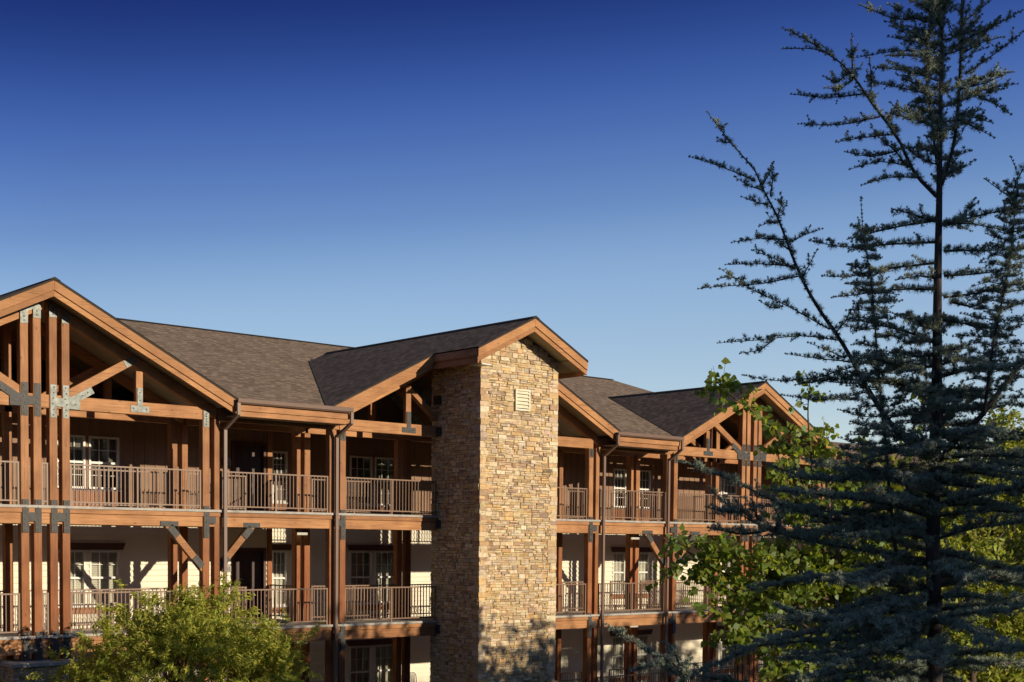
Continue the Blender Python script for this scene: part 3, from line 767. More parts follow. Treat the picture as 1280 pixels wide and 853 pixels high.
# stone piers with cap under the post clusters
for g in (0,):
    c = G[g][0]; x0, x1, y0, y1 = c-.98, c+.62, -.55, .55
    pr = box('stone_pier', 'mortar', x0, x1, y0, y1, -.5, 2.36); sb = MB(); r_ = random.Random(9)
    stone_face(sb, x1-x0, -.5, lambda u: 2.36, lambda u, d, z: (x0+u, y0-d, z), r_)
    stone_face(sb, y1-y0, -.5, lambda u: 2.36, lambda u, d, z: (x0-d, y1-u, z), r_)
    stone_face(sb, y1-y0, -.5, lambda u: 2.36, lambda u, d, z: (x1+d, y0+u, z), r_)
    sb.build('stonework', M['stone'], pr, col=True); MB().box(x0-.09, x1+.09, y0-.1, y1+.05, 2.362, 2.455).build('cap_stone', M['conc'], pr, bevel=.015)

# ------------------------------------------------------------------ patio chair on the ground floor terrace
ct = empty('patio_chair', (5.62, 4.15, 0.02), 'metal patio chair with a bent tube back in the lowest bay beside the stone chimney', 'chair')
def fr_tube(pts, r=.014): return MB().tube(pts, r, 8)
for s in (-1, 1):
    fr_tube([(s*.27, -.26, 0), (s*.27, -.25, .62), (s*.27, -.22, .65), (s*.27, .2, .65)]).build('arm_frame', M['steel'], ct)
    fr_tube([(s*.25, .24, 0), (s*.25, .2, .42)]).build('leg', M['steel'], ct)
fr_tube([(-.26, .20, .40), (-.29, .30, .92), (-.24, .32, 1.0), (.24, .32, 1.0), (.29, .30, .92), (.26, .20, .40)]).build('back_frame', M['steel'], ct)
mb = MB()
for i in range(6): x = -.2+i*.08; mb.box(x-.028, x+.028, .27, .285, .45, .96)
mb.build('backrest', M['plaque'], ct); MB().box(-.26, .26, -.25, .24, .40, .43).build('seat', M['plaque'], ct, bevel=.008)
#TREES
# ------------------------------------------------------------------ plants
def bark(name, col):
    m, t, b = mat(name, .9, .15)
    n = noise(t, mapping(t, (6, 6, 1.5)).outputs[0], 6, 6, .7)
    t.links.new(ramp(t, n, [(.3, tuple(c*.55 for c in col)), (.7, tuple(c*1.35 for c in col))]), b.inputs['Base Color']); bump(t, b, n, .02, .8); return m
def leafmat(name, col, trans, rough=.55, spec=.35, tmix=.35):
    m, t, b = mat(name, rough, spec)
    at = nn(t, 'ShaderNodeAttribute'); at.attribute_name = 'tint'
    c = mix(t, at.outputs['Color'], col, 1., 'MULTIPLY'); t.links.new(c, b.inputs['Base Color'])
    tl = nn(t, 'ShaderNodeBsdfTranslucent'); t.links.new(mix(t, at.outputs['Color'], trans, 1., 'MULTIPLY'), tl.inputs[0])
    s_ = nn(t, 'ShaderNodeMixShader'); s_.inputs[0].default_value = tmix
    t.links.new(b.outputs[0], s_.inputs[1]); t.links.new(tl.outputs[0], s_.inputs[2]); t.links.new(s_.outputs[0], t.nodes['Material Output'].inputs[0]); return m
M['bark_cedar'] = bark('grey_cedar_bark', (.085, .068, .06)); M['bark'] = bark('brown_bark', (.12, .09, .065))
M['needle'] = leafmat('blue_green_needles', (.36, .41, .32), (.20, .25, .15), .6, .3, .12)
M['leafy'] = leafmat('yellow_green_narrow_leaf', (.34, .37, .065), (.55, .58, .07))
M['leafh'] = leafmat('green_heart_leaf', (.15, .215, .05), (.46, .56, .05), .45, .4, .4)
M['leafo'] = leafmat('deep_green_leaf', (.05, .085, .022), (.10, .15, .02))

def unit(v): return v/np.maximum(np.linalg.norm(v, axis=-1, keepdims=True), 1e-9)
def perp(d, rng):
    r_ = rng.normal(size=d.shape); return unit(r_-(r_*d).sum(-1, keepdims=True)*d)
def leaves(name, pos, out, length, width, m, parent, rng, shape='narrow', droop=.35, tv=.35, base=None):
    """pos (n,3) leaf bases; out (n,3) preferred direction"""
    n = len(pos); d = unit(out+rng.normal(size=(n, 3))*.6+np.array([0, 0, -droop])); s_ = perp(d, rng); nrm = np.cross(d, s_)
    Ln = (length*rng.uniform(.6, 1.25, n))[:, None]; W = (width*rng.uniform(.75, 1.2, n))[:, None]
    if shape == 'narrow':
        prof = [(0, 0, 0), (.35, .5, .05), (.7, .38, 0), (1, 0, -.12), (.7, -.38, 0), (.35, -.5, .05)]
    else:
        prof = [(.06, 0, 0), (-.02, .28, .04), (.18, .52, .08), (.5, .46, .05), (1.02, 0, -.10), (.5, -.46, .05), (.18, -.52, .08), (-.02, -.28, .04)]
    V = np.stack([pos+d*Ln*a+s_*W*b2+nrm*Ln*c for a, b2, c in prof], axis=1)
    k = rng.uniform(1-tv, 1+tv, (n, 1)); t_ = np.c_[k*rng.uniform(.85, 1.25, (n, 1)), k, k*rng.uniform(.7, 1.1, (n, 1))]
    if base is not None: t_ = t_*base
    return npmesh(name, V.reshape(-1, 3), len(prof), m, parent, t_)

def at(px, py, dist):                              # a point seen at a photo pixel, at a given horizontal distance
    r_ = CR @ Vector((px-640, -(py-758), -1709)); r_ = r_/math.hypot(r_.x, r_.y); return CP+r_*dist
VR = (CR @ Vector((1, 0, 0))); VR = Vector((VR.x, VR.y, 0)).normalized(); VF = Vector((-VR.y, VR.x, 0))

def smooth_path(pts, step=.12):
    out = []; P_ = [Vector(p) for p in pts]
    P_ = [P_[0]*2-P_[1]]+P_+[P_[-1]*2-P_[-2]]
    for i in range(1, len(P_)-2):
        a, b2, c, d = P_[i-1:i+3]; n = max(1, int((c-b2).length/step))
        for k in range(n):
            t = k/n; out.append(.5*((2*b2)+(c-a)*t+(2*a-5*b2+4*c-d)*t*t+(3*b2-a-3*c+d)*t**3))
    out.append(P_[-2]); return out

# ---- blue atlas cedar in the foreground
CD = 16.0
base = at(1168, 853, CD); foot = Vector((base.x, base.y, gz(base.x, base.y)-.05))
cedar = empty('blue_cedar_tree', foot, 'tall blue cedar in the foreground with open upswept branches of short needle tufts', 'tree')
def rel(p): return Vector(p)-foot
TUFT = []                                          # (x, y, z, dx, dy, dz, size)
crnd = random.Random(21); crng = np.random.default_rng(3)
BR = MB()
def tufts(pts, size=.030, gap=.034, bare=0.0, end=1.0):
    L_ = 0; tot = sum((b2-a).length for a, b2 in zip(pts, pts[1:]))
    nxt = bare*tot
    for a, b2 in zip(pts, pts[1:]):
        seg = (b2-a).length; d = (b2-a).normalized() if seg > 1e-6 else Vector((1, 0, 0))
        while nxt < L_+seg:
            t = (nxt-L_)/seg; p = a.lerp(b2, t); f_ = nxt/tot
            # short shoots sit mostly on the upper side and flanks
            o = Vector((crnd.gauss(0, .55), crnd.gauss(0, .55), crnd.gauss(.55, .5)))+d*.25
            o = (o-d*o.dot(d)*.6).normalized(); s_ = 1.75*size*crnd.uniform(.65, 1.15)*(1 if f_ < .45 else 1-.62*(f_-.45)/.55)
            TUFT.append((*(p+o*s_*.35), *o, s_)); nxt += 1.3*gap*crnd.uniform(.6, 1.35)*(1.0 if f_ < .75 else .85)
        L_ += seg
    p = pts[-1]; d = (pts[-1]-pts[-2]).normalized(); TUFT.append((*p, *d, size*.55))
def limb(pts, r0, r1=.004, tf=True, size=.030, gap=.034, bare=0, n=6):
    q = smooth_path(pts); rad = [r0+(r1-r0)*(i/(len(q)-1))**.8 for i in range(len(q))]
    BR.tube(q, rad, n); 
    if tf: tufts(q, size, gap, bare)
    return q
def wob(p, a): return p+Vector((crnd.gauss(0, a), crnd.gauss(0, a), crnd.gauss(0, a*.7)))
def shoots(q, n, ln, up=.1, flat=True, lo=.2, size=.028, density=.034, sub=0):
    """side shoots in a flat spray along a limb"""
    for k in range(n):
        f_ = lo+(1-lo)*(k+crnd.random())/n*.97; i = min(len(q)-2, int(f_*(len(q)-1))); p = q[i]; d = (q[i+1]-q[i]).normalized()
        side = d.cross(Vector((0, 0, 1)));
        if side.length < .2: side = Vector((crnd.gauss(0, 1), crnd.gauss(0, 1), 0))
        side.normalize(); s_ = 1 if k % 2 else -1
        dr = (d*crnd.uniform(.5, 1.0)+side*s_*crnd.uniform(.5, 1.0)+Vector((0, 0, crnd.gauss(up, .16)))).normalized()
        l_ = ln*(1-.55*f_)*crnd.uniform(.6, 1.2)
        e = [p, p+dr*l_*.5+Vector((0, 0, crnd.gauss(.0, .02))), p+dr*l_+Vector((0, 0, crnd.gauss(.02, .03)))]
        qq = limb(e, .006, .0025, size=size, gap=density, n=4)
        if sub and l_ > .22: shoots(qq, sub, l_*.5, up, lo=.3, size=size, density=density)
A = lambda pts, dz=(0, 0): [rel(at(x, y, CD+dz[0]+(dz[1]-dz[0])*i/max(1, len(pts)-1))) for i, (x, y) in enumerate(pts)]
# trunk
tp = A([(1168, 853), (1168, 760), (1166, 680), (1168, 600), (1171, 480), (1172, 360), (1174, 250), (1175, 150), (1177, 60), (1178, -60), (1180, -180), (1182, -260)])
tp = [Vector((0.0, 0.0, 0.0))]+tp
q = smooth_path(tp, .2); n_ = len(q); TB = MB()
def trad(z): return np.interp(z, [0, 1.5, 3.2, 4.6, 6.2, 7.6, 9.2], [.12, .088, .078, .064, .043, .028, .01])
TB.tube(q, [trad(p.z) for p in q], 12)
TB.build('trunk', M['bark_cedar'], cedar, smooth=True); tufts(q[int(n_*.62):], .028, .05)
def trunk_at(py):
    return rel(at(np.interp(py, [0, 250, 480, 680, 853], [1178, 1174, 1171, 1166, 1168]), py, CD))
# second leaders
L3 = limb(A([(1177, 232), (1190, 190), (1196, 150), (1200, 90), (1202, 20), (1204, -90), (1206, -160)], (0, .1)), .022, .006, size=.028); shoots(L3, 26, .42, .15, lo=.1)
L3b = limb(A([(1171, 205), (1163, 140), (1157, 80), (1165, 20), (1172, -40), (1176, -110)], (0, -.15)), .014, .005, size=.028); shoots(L3b, 18, .34, .12, lo=.1)
# upper left limb
L2 = limb(A([(1171, 246), (1143, 216), (1126, 180), (1112, 158), (1091, 131), (1073, 104), (1051, 79), (1021, 62), (978, 61)], (0, -.2)), .024, .004)
for pts in ([(1040, 71), (1008, 50), (978, 35)], [(1066, 96), (1065, 70), (1065, 43)], [(1089, 128), (1089, 100), (1087, 72)], [(1100, 146), (1050, 156), (998, 155)],
            [(1083, 117), (1036, 122), (989, 118)], [(1060, 92), (1045, 104), (1029, 95)], [(1066, 100), (1050, 112), (1031, 110)], [(1118, 168), (1080, 172), (1045, 178)], [(1124, 188), (1090, 196), (1056, 190)],
            [(1136, 208), (1100, 202), (1062, 212)], [(1146, 222), (1110, 222), (1077, 232)], [(1160, 22), (1120, 24), (1074, 6)], [(1172, 66), (1120, 64), (1067, 73)], [(1170, 60), (1135, 38), (1106, 26)], [(1170, 62), (1140, 52), (1110, 46)],
            [(1120, 166), (1110, 150), (1122, 130)], [(1135, 210), (1120, 190), (1095, 168)], [(1172, 85), (1140, 92), (1108, 76)], [(1173, 110), (1150, 108), (1120, 92)], [(1174, 150), (1140, 148), (1112, 128)], [(1172, 130), (1150, 128), (1130, 140)],
            [(1200, 52), (1240, 34), (1278, 13)], [(1208, 92), (1245, 66), (1282, 38)], [(1202, 68), (1230, 52), (1255, 46)], [(1200, 112), (1230, 104), (1256, 94)], [(1205, 118), (1240, 110), (1272, 105)],
            [(1215, 116), (1240, 128), (1264, 143)], [(1198, 150), (1220, 160), (1243, 172)], [(1200, 145), (1222, 148), (1241, 154)], [(1202, 30), (1222, 14), (1242, -2)], [(1201, 45), (1215, 30), (1228, 18)], [(1178, 25), (1160, 8), (1150, -8)]):
    z0 = crnd.uniform(-.2, .2); qq = limb(A(pts, (z0*.3, z0)), .010, .003, size=.027, gap=.030); shoots(qq, 7, .17, .1, lo=.15, size=.025)
# the long rising limb on the left
L1 = limb(A([(1163, 578), (1120, 538), (1090, 495), (1054, 431), (1024, 387), (1003, 350), (988, 314), (972, 272), (953, 235), (944, 214), (913, 178), (897, 157), (884, 140)], (0, -.5)), .040, .004, bare=.35)
for pts in ([(944, 226), (905, 210), (862, 196)], [(953, 238), (935, 232), (918, 221)], [(960, 256), (945, 253), (927, 246)], [(953, 232), (961, 218), (967, 203)], [(963, 246), (966, 225), (966, 205)], [(972, 270), (977, 256), (976, 241)],
            [(972, 279), (962, 278), (949, 283)], [(991, 316), (968, 300), (945, 293)], [(984, 300), (950, 298), (915, 303)], [(987, 303), (1005, 294), (1028, 286)], [(995, 336), (965, 322), (940, 313)], [(990, 333), (950, 330), (907, 331)],
            [(912, 178), (905, 178), (897, 177)], [(899, 160), (898, 155), (897, 150)], [(1000, 345), (950, 355), (900, 358), (873, 361)], [(1002, 348), (1012, 330), (1022, 312)], [(1037, 412), (985, 383), (940, 362), (900, 336)], [(1045, 425), (1000, 420), (950, 425), (897, 429)],
            [(968, 424), (950, 438), (925, 442)], [(1060, 452), (1012, 447), (982, 442)], [(1056, 448), (1035, 438), (1010, 428)], [(1068, 458), (1020, 472), (970, 476), (928, 469)], [(930, 350), (910, 346), (897, 349)], [(1046, 415), (1058, 400), (1068, 380)],
            [(1080, 480), (1040, 478), (1015, 474)], [(1085, 490), (1030, 500), (975, 494)], [(1076, 470), (1050, 468), (1030, 462)], [(975, 385), (962, 384), (949, 376)]):
    z0 = crnd.uniform(-.25, .25); qq = limb(A(pts, (-.25+z0*.3, -.3+z0)), .009, .003, size=.028, gap=.032); shoots(qq, max(2, int((qq[-1]-qq[0]).length*7)), .15, .08, lo=.1, size=.026)
# slender upright on the left
U1 = limb(A([(1120, 690), (1114, 640), (1107, 560), (1102, 510), (1098, 460), (1093, 400), (1089, 350), (1082, 310), (1078, 280), (1076, 247)], (-.15, -.45)), .022, .003, bare=.25)
for i, y in enumerate(range(290, 600, 11)):
    for s_ in (-1, 1):
        if crnd.random() < .2: continue
        x = np.interp(y, [247, 310, 400, 510, 640], [1076, 1082, 1093, 1102, 1114]); l_ = (12+(y-280)*.20)*crnd.uniform(.6, 1.2)
        z0 = crnd.uniform(-.5, .3); qq = limb(A([(x, y), (x+s_*l_*.5, y-crnd.uniform(-2, 5)), (x+s_*l_, y-crnd.uniform(-4, 10))], (-.3, -.3+z0)), .007, .003, size=.027); shoots(qq, 3+int(l_/12), .16, .1, lo=.1)
# right limb with its upright tip
R1 = limb(A([(1175, 575), (1200, 545), (1225, 522), (1251, 487), (1280, 452), (1310, 420), (1345, 360), (1375, 270)], (0, -.2)), .040, .006, bare=.25); shoots(R1, 16, .4, .1, sub=2)
U2 = limb(A([(1230, 520), (1240, 440), (1252, 378), (1262, 327), (1268, 270), (1272, 221), (1263, 196)], (-.1, .1)), .020, .003, bare=.1)
for y in range(235, 520, 11):
    for s_ in (-1, 1):
        x = np.interp(y, [196, 221, 327, 440, 520], [1263, 1272, 1262, 1240, 1230]); l_ = (14+(y-220)*.14)*crnd.uniform(.6, 1.3); z0 = crnd.uniform(-.4, .4)
        qq = limb(A([(x, y), (x+s_*l_*.5, y-crnd.uniform(-2, 5)), (x+s_*l_, y-crnd.uniform(-5, 9))], (0, z0)), .007, .003, size=.027); shoots(qq, 3+int(l_/14), .16, .1, lo=.1)
limb(A([(1268, 250), (1250, 238), (1231, 224)], (0, -.1)), .008, .003); limb(A([(1272, 225), (1280, 208), (1287, 192)], (0, .1)), .008, .003)
# level branches off the trunk, photographed ones first
for pts in ([(1169, 277), (1140, 268), (1115, 261)], [(1169, 276), (1120, 284), (1060, 299)], [(1169, 303), (1120, 305), (1058, 309), (1012, 301)], [(1169, 329), (1110, 336), (1060, 346), (1028, 345)], [(1169, 362), (1120, 362), (1075, 368), (1040, 372)], [(1169, 348), (1150, 345), (1120, 350)],
            [(1180, 283), (1200, 272), (1223, 252)], [(1180, 282), (1230, 268), (1285, 260)], [(1180, 279), (1215, 280), (1250, 287)], [(1180, 314), (1230, 313), (1282, 312)], [(1180, 345), (1215, 343), (1262, 338)], [(1180, 372), (1225, 366), (1285, 352)], [(1190, 378), (1215, 384), (1240, 372)]):
    z0 = crnd.uniform(-.3, .3); qq = limb(A(pts, (0, z0)), .015, .004, size=.032, gap=.026); shoots(qq, max(3, int((qq[-1]-qq[0]).length*9)), .22, .06, lo=.08, size=.030, density=.028)
# authored long low branches reaching left
for pts, dz in (([(1166, 660), (1080, 655), (1000, 640), (950, 618), (905, 597), (850, 577)], (0, -.9)), ([(1166, 700), (1090, 690), (1010, 676), (955, 660), (905, 628), (888, 612)], (0, -.7)),
                ([(960, 662), (930, 668), (885, 660)], (-.6, -.7)), ([(950, 655), (944, 640), (940, 625)], (-.6, -.7)), ([(930, 640), (905, 640), (882, 634)], (-.6, -.8)), ([(968, 664), (975, 650), (980, 635)], (-.6, -.7)),
                ([(1166, 800), (1060, 800), (959, 806), (924, 818), (870, 842), (840, 860)], (0, -1.)), ([(1166, 880), (1000, 880), (900, 850), (844, 842), (830, 830), (790, 802), (757, 781)], (0, -1.4)),
                ([(860, 846), (840, 828), (815, 818)], (-1.2, -1.3)), ([(830, 830), (806, 835), (790, 838)], (-1.2, -1.3)), ([(850, 840), (846, 820), (836, 806)], (-1.1, -1.2)), ([(1166, 740), (1100, 730), (1040, 722), (985, 728), (930, 740)], (0, -.6)),
                ([(1170, 590), (1100, 592), (1040, 600), (990, 592), (960, 580)], (0, -.5)), ([(1166, 620), (1090, 622), (1020, 618), (960, 612)], (0, -.4)), ([(1166, 770), (1100, 765), (1030, 770), (950, 775)], (0, -.7)), ([(1166, 780), (1110, 782), (1050, 780), (1000, 770), (975, 760)], (-.2, -1.7))):
    qq = limb(A(pts, dz), .022, .004, size=.034, gap=.026, bare=.08); shoots(qq, int((qq[-1]-qq[0]).length*11), .30, .05, lo=.1, size=.032, density=.028, sub=2)
# short dense boughs round the top of the stem
for py in np.arange(-170, 232, 6.5):
    c_ = trunk_at(py); az = crnd.uniform(0, 2*math.pi); l_ = np.interp(py, [-170, 0, 120, 200, 232], [.25, .55, .75, .6, .35])*crnd.uniform(.55, 1.1); dv = VR*math.cos(az)+VF*math.sin(az)
    qq = limb([c_, c_+dv*l_*.5+Vector((0, 0, l_*.16)), c_+wob(dv*l_, .03)+Vector((0, 0, l_*crnd.uniform(.15, .5)))], .009, .003, size=.032, gap=.028); shoots(qq, max(3, int(l_*13)), .2, .12, lo=.12, size=.028, density=.03)
# the rest of the crown, whorl by whorl, all round the trunk
zt0 = rel(at(1168, 853, CD)).z
for py in np.arange(400, 1010, 14.5):
    c_ = trunk_at(py); z = c_.z; dens = np.interp(py, [390, 480, 600, 1000], [2, 3, 3, 3])
    for k in range(int(dens)):
        az = crnd.uniform(0, 2*math.pi); l_ = np.interp(py, [380, 470, 560, 700, 1000], [.75, 1.3, 1.9, 2.5, 2.9])*crnd.uniform(.6, 1.15)
        dv = VR*math.cos(az)+VF*math.sin(az)*.95
        if dv.dot(VF) < -.3 and py > 560: l_ *= .8
        rise = np.interp(py, [380, 600, 900], [.10, .02, -.08])+crnd.gauss(0, .12)
        pts = [c_, c_+dv*l_*.35+Vector((0, 0, l_*(rise+.06)*.35)), c_+dv*l_*.7+Vector((0, 0, l_*rise*.7+crnd.gauss(0, .04))), c_+wob(dv*l_, .06)+Vector((0, 0, l_*rise))]
        qq = limb(pts, .010+.008*l_, .004, size=.033, gap=.028, bare=.06); shoots(qq, int(l_*10), .34, .05, lo=.1, size=.031, density=.030, sub=2 if py > 520 else 1)
BR.build('branches', M['bark_cedar'], cedar)
T = np.array(TUFT); nt_ = len(T); K = 36
pos = np.repeat(T[:, :3], K, 0); ax = np.repeat(T[:, 3:6], K, 0); sz = np.repeat(T[:, 6], K)
d = unit(ax*.55+crng.normal(size=(nt_*K, 3))*.62); ln = (sz*crng.uniform(.75, 1.2, nt_*K))[:, None]; sd = perp(d, crng)*.0024
V = np.stack([pos-sd, pos+sd, pos+d*ln+sd*.4, pos+d*ln-sd*.4], 1).reshape(-1, 3)
kk = np.repeat(crng.uniform(.7, 1.3, nt_), K)[:, None]*crng.uniform(.8, 1.2, (nt_*K, 1)); npmesh('needles', V, 4, M['needle'], cedar, np.c_[kk, kk, kk*crng.uniform(.9, 1.1, (nt_*K, 1))])
print('tufts', nt_)

# ---- broad-leaved trees
def crown_tree(name, x, y, zg, h, crown, nleaf, leaf, m, label, cat='tree', group=None, shape='narrow', seed=1, trunk_r=.12, clumps=None, cl_r=.55, stems=1, droop=.35, base=None, twigs=90, fork=.35):
    rng = np.random.default_rng(seed); rr = random.Random(seed)
    t_ = empty(name, (x, y, zg), label, cat, group); mb = MB()
    cx, cy, cz, rx, ry, rz = crown                 # crown ellipsoid relative to the foot
    C_ = []
    for i in range(clumps or 60):
        v = unit(rng.normal(size=3))*rng.uniform(.25, 1.0)**.45; C_.append((cx+v[0]*rx, cy+v[1]*ry, cz+v[2]*rz))
    C_ = np.array(C_)
    for s_ in range(stems):
        bx = rr.uniform(-.2, .2)*(stems > 1); by = rr.uniform(-.2, .2)*(stems > 1); tx, ty = cx*.6+rr.uniform(-.3, .3)*(stems > 1), cy*.6
        pth = smooth_path([(bx, by, 0), (bx+tx*.2+rr.gauss(0, .05), by, h*.3), (tx*.6, ty*.6, h*.6), (tx, ty, h*.85)], .3); mb.tube(pth, [trunk_r*(1-.75*i/len(pth)) for i in range(len(pth))], 9)
        for c_ in C_[s_::stems]:                   # a limb to every clump
            i = int(len(pth)*min(.95, max(.2, fork+.5*(c_[2]/h)*rr.uniform(.6, 1)-.1))); p = pth[min(i, len(pth)-1)]; e = Vector(c_); mid = p.lerp(e, .5)+Vector((0, 0, -.05*h*rr.random()))
            mb.tube(smooth_path([p, mid, e], .35), .5*trunk_r*.35 if 0 else [.028, .02, .014, .01, .008, .006, .005, .004, .004, .004, .004, .004, .004, .004, .004, .004, .004, .004, .004, .004, .004, .004, .004, .004, .004, .004, .004, .004, .004, .004][:len(smooth_path([p, mid, e], .35))], 4)
    mb.build('trunk', M['bark'], t_, smooth=True)
    # leafy twigs in each clump
    ncl = len(C_); tw = rng.integers(0, ncl, twigs*6); o = C_[tw]+rng.normal(size=(len(tw), 3))*cl_r*.45; dirs = unit(rng.normal(size=(len(tw), 3))+unit(C_[tw]-np.array([cx, cy, cz]))*.9+np.array([0, 0, .25])); tl = rng.uniform(.25, .6, len(tw))*cl_r*1.1
    per = max(1, nleaf//len(tw)); u = rng.random((len(tw), per)); pos = (o[:, None]+dirs[:, None]*(u*tl[:, None])[..., None]+rng.normal(size=(len(tw), per, 3))*.03).reshape(-1, 3)
    outd = np.repeat(dirs, per, 0); leaves('crown', pos, outd, leaf[0], leaf[1], m, t_, rng, shape, droop, base=base)
    return t_
# the tree below the first balconies
crown_tree('garden_tree', *[at(222, 853, 29.5).x, at(222, 853, 29.5).y, gz(at(222, 853, 29.5).x, at(222, 853, 29.5).y)], 4.4, (.1, 0, 2.75, 2.4, 1.9, 1.7), 90000, (.105, .028), M['leafy'],
           'bushy light green tree with narrow leaves standing below the first gable', seed=4, clumps=90, cl_r=.62, stems=3, trunk_r=.07, twigs=330, droop=.7)
def spray(tree_o, pts, n, leaf, m, seed, shape='heart', spread=.16):
    rng = np.random.default_rng(seed); q = smooth_path(pts, .1); mb = MB(); mb.tube(q, [.012-.009*i/len(q) for i in range(len(q))], 5); Q = np.array([tuple(p) for p in q])
    i = rng.integers(int(len(q)*.1), len(q), n); pos = Q[i]+rng.normal(size=(n, 3))*spread; return mb, pos
# heart-leaved tree between the cedar and the last gable
def heart_tree(foot_, h, limbs, label, seed, nleaf, group=None, leaf=(.12, .12), twl=.5):
    rng = np.random.default_rng(seed); rr = random.Random(seed)
    t_ = empty('heart_leaved_tree', foot_, label, 'tree', group); mb = MB(); POS = []; OUT = []
    top = Vector((0, 0, h)); pth = smooth_path([(0, 0, 0), (.1, .05, h*.4), (0, 0, h*.75), (.05, 0, h)], .3); mb.tube(pth, [.11-.085*i/len(pth) for i in range(len(pth))], 9)
    for pts, ns in limbs:
        e = [Vector(p)-foot_ for p in pts]; i = min(range(len(pth)), key=lambda k: abs(pth[k].z-min(h*.9, e[0].z-.5))); q = smooth_path([pth[i]]+e, .12)
        mb.tube(q, [.035*(1-k/len(q))+.004 for k in range(len(q))], 5)
        for k in range(ns):
            j = rr.randrange(int(len(q)*.25), len(q)); p = q[j]; d = Vector((rr.gauss(0, 1), rr.gauss(0, 1), rr.gauss(.15, .6))).normalized(); l_ = rr.uniform(.1, twl)
            mb.tube([p, p+d*l_], [.006, .002], 3, cap=False); nl = max(3, int(l_*nleaf))
            for _ in range(nl): POS.append(p+d*l_*rr.random()+Vector((rr.gauss(0, .03), rr.gauss(0, .03), rr.gauss(0, .03)))); OUT.append(d)
    mb.build('trunk', M['bark'], t_, smooth=True)
    P_ = np.array([tuple(p) for p in POS]); O_ = np.array([tuple(p) for p in OUT]); leaves('crown', P_, O_*.5+np.array([0, 0, -.3]), leaf[0], leaf[1], M['leafh'], t_, rng, 'heart', .5, tv=.3)
    return t_
fd = 21.; fp = at(1045, 853, fd); ft = Vector((fp.x, fp.y, gz(fp.x, fp.y)))
HL = lambda pts, d0, d1: [at(x, y, d0+(d1-d0)*i/(len(pts)-1)) for i, (x, y) in enumerate(pts)]
limbs = [(HL([(1010, 620), (985, 560), (960, 530), (935, 510), (910, 492), (896, 478)], 20.5, 19), 42), (HL([(1020, 640), (1015, 580), (1010, 520), (1012, 480)], 21, 20.5), 26), (HL([(990, 620), (980, 590), (972, 560), (1000, 540)], 20, 20), 34),
         (HL([(960, 740), (900, 715), (860, 690), (828, 672)], 21, 19.5), 34), (HL([(970, 760), (920, 740), (870, 722), (845, 712)], 21, 20), 50), (HL([(960, 720), (930, 700), (900, 690), (870, 680)], 21, 20), 60), (HL([(1000, 720), (960, 700), (925, 690)], 21, 20), 60),
         (HL([(960, 780), (910, 770), (870, 760)], 21, 20), 45), (HL([(1000, 800), (950, 800), (905, 800)], 21, 20), 50), (HL([(1020, 700), (980, 690), (950, 680)], 21, 21.5), 60), (HL([(1045, 640), (1040, 590), (1030, 560)], 21, 21), 46),
         (HL([(1060, 640), (1075, 590), (1080, 550)], 21, 21.5), 36), (HL([(1080, 660), (1110, 620), (1130, 590), (1150, 560)], 21, 22), 36), (HL([(1090, 620), (1140, 540), (1158, 490)], 21, 22), 14), (HL([(1040, 720), (1000, 740), (960, 750)], 21, 20), 60), (HL([(1060, 800), (1020, 830), (960, 840)], 21, 20), 60),
         (HL([(1070, 760), (1090, 740), (1120, 740)], 21, 21), 60), (HL([(1070, 700), (1090, 680), (1120, 670)], 21, 21), 50), (HL([(1000, 660), (985, 640), (975, 620)], 21, 21), 40), (HL([(1060, 840), (1100, 830), (1140, 830)], 21, 21), 50)]
heart_tree(ft, at(1045, 560, fd).z-ft.z, limbs, 'green tree with heart-shaped leaves reaching in front of the last gable', 8, 26, leaf=(.095, .092))
fp2 = at(1215, 853, 23.5); 
crown_tree('garden_tree', fp2.x, fp2.y, gz(fp2.x, fp2.y), at(1215, 520, 23.5).z-gz(fp2.x, fp2.y), (0, 0, 3.6, 2.3, 1.6, 2.4), 46000, (.11, .038), M['leafy'],
           'yellow green tree showing through the cedar at the right edge of the picture', seed=12, clumps=70, cl_r=.6, trunk_r=.09, twigs=230, droop=.6, base=np.array([.9, .95, 1]))
fp3 = at(1075, 853, 25.5)
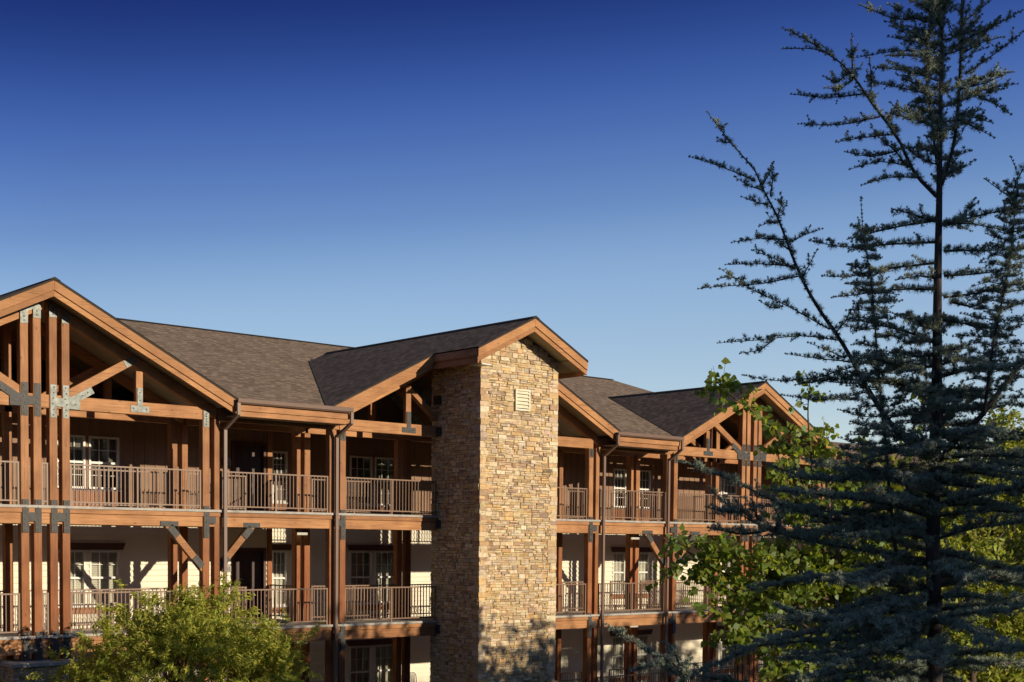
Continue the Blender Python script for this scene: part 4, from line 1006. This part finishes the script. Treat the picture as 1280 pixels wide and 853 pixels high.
crown_tree('garden_tree', fp3.x, fp3.y, gz(fp3.x, fp3.y), 4.6, (0, 0, 3.0, 2.6, 1.5, 1.9), 40000, (.10, .036), M['leafy'],
           'yellow green bushy tree behind the heart-leaved tree and the cedar', seed=15, clumps=70, cl_r=.6, trunk_r=.08, twigs=230, droop=.6, base=np.array([.85, .9, 1]))
for px_, d_, hh_, sd_, lb in ((1262, 31, 6.4, 31, 'yellow green tree farthest away behind the cedar, half cut off by the right edge'), (1150, 30, 6.0, 32, 'round yellow green tree in front of the low east wing of the lodge')):
    f_ = at(px_, 853, d_); crown_tree('garden_tree', f_.x, f_.y, gz(f_.x, f_.y), hh_, (0, 0, hh_*.62, 2.6, 2.0, hh_*.40), 36000, (.13, .045), M['leafy'], lb, seed=sd_, clumps=70, cl_r=.7, trunk_r=.09, twigs=230, droop=.6, base=np.array([.85, .92, 1]))
# ---- the trees behind the photographer, whose shade falls on the cedar and the foot of the lodge
def shade_tree(x, y, top, rx, seed, label, n=5200, lf=(.26, .17)):
    zg = gz(x, y); h = top-zg
    crown_tree('shade_tree', x, y, zg, h, (0, 0, h*.60, rx, rx, h*.40), n, lf, M['leafo'], label, seed=seed, group='trees behind the photographer', shape='heart', clumps=70, cl_r=1.1, trunk_r=.2, twigs=120)
for i, (X, zs, rx, yy) in enumerate(((-10.5, 3.0, 2.2, -27), (-1.2, 2.9, 1.8, -26), (5.2, 1.6, 1.9, -25), (9.5, 2.0, 2.4, -27), (13.8, 3.1, 2.6, -25), (18.5, 3.6, 2.6, -26), (23.5, 3.8, 3.0, -26))):
    if X < -5: continue
    shade_tree(X+.3*-yy, yy, zs+.274*-yy, rx, 40+i, 'broad leafy tree standing on the bank behind the photographer')
for i, (x, y, top, rx) in enumerate(((-4.2, -36.5, 17, 2.3), (-15.5, -44, 18, 4.2))):  # second one, unseen, stands there only to block sky light
    shade_tree(x, y, top, rx, 60+i, 'broad leafy tree standing on the bank behind the photographer', n=5600, lf=(.30, .20))
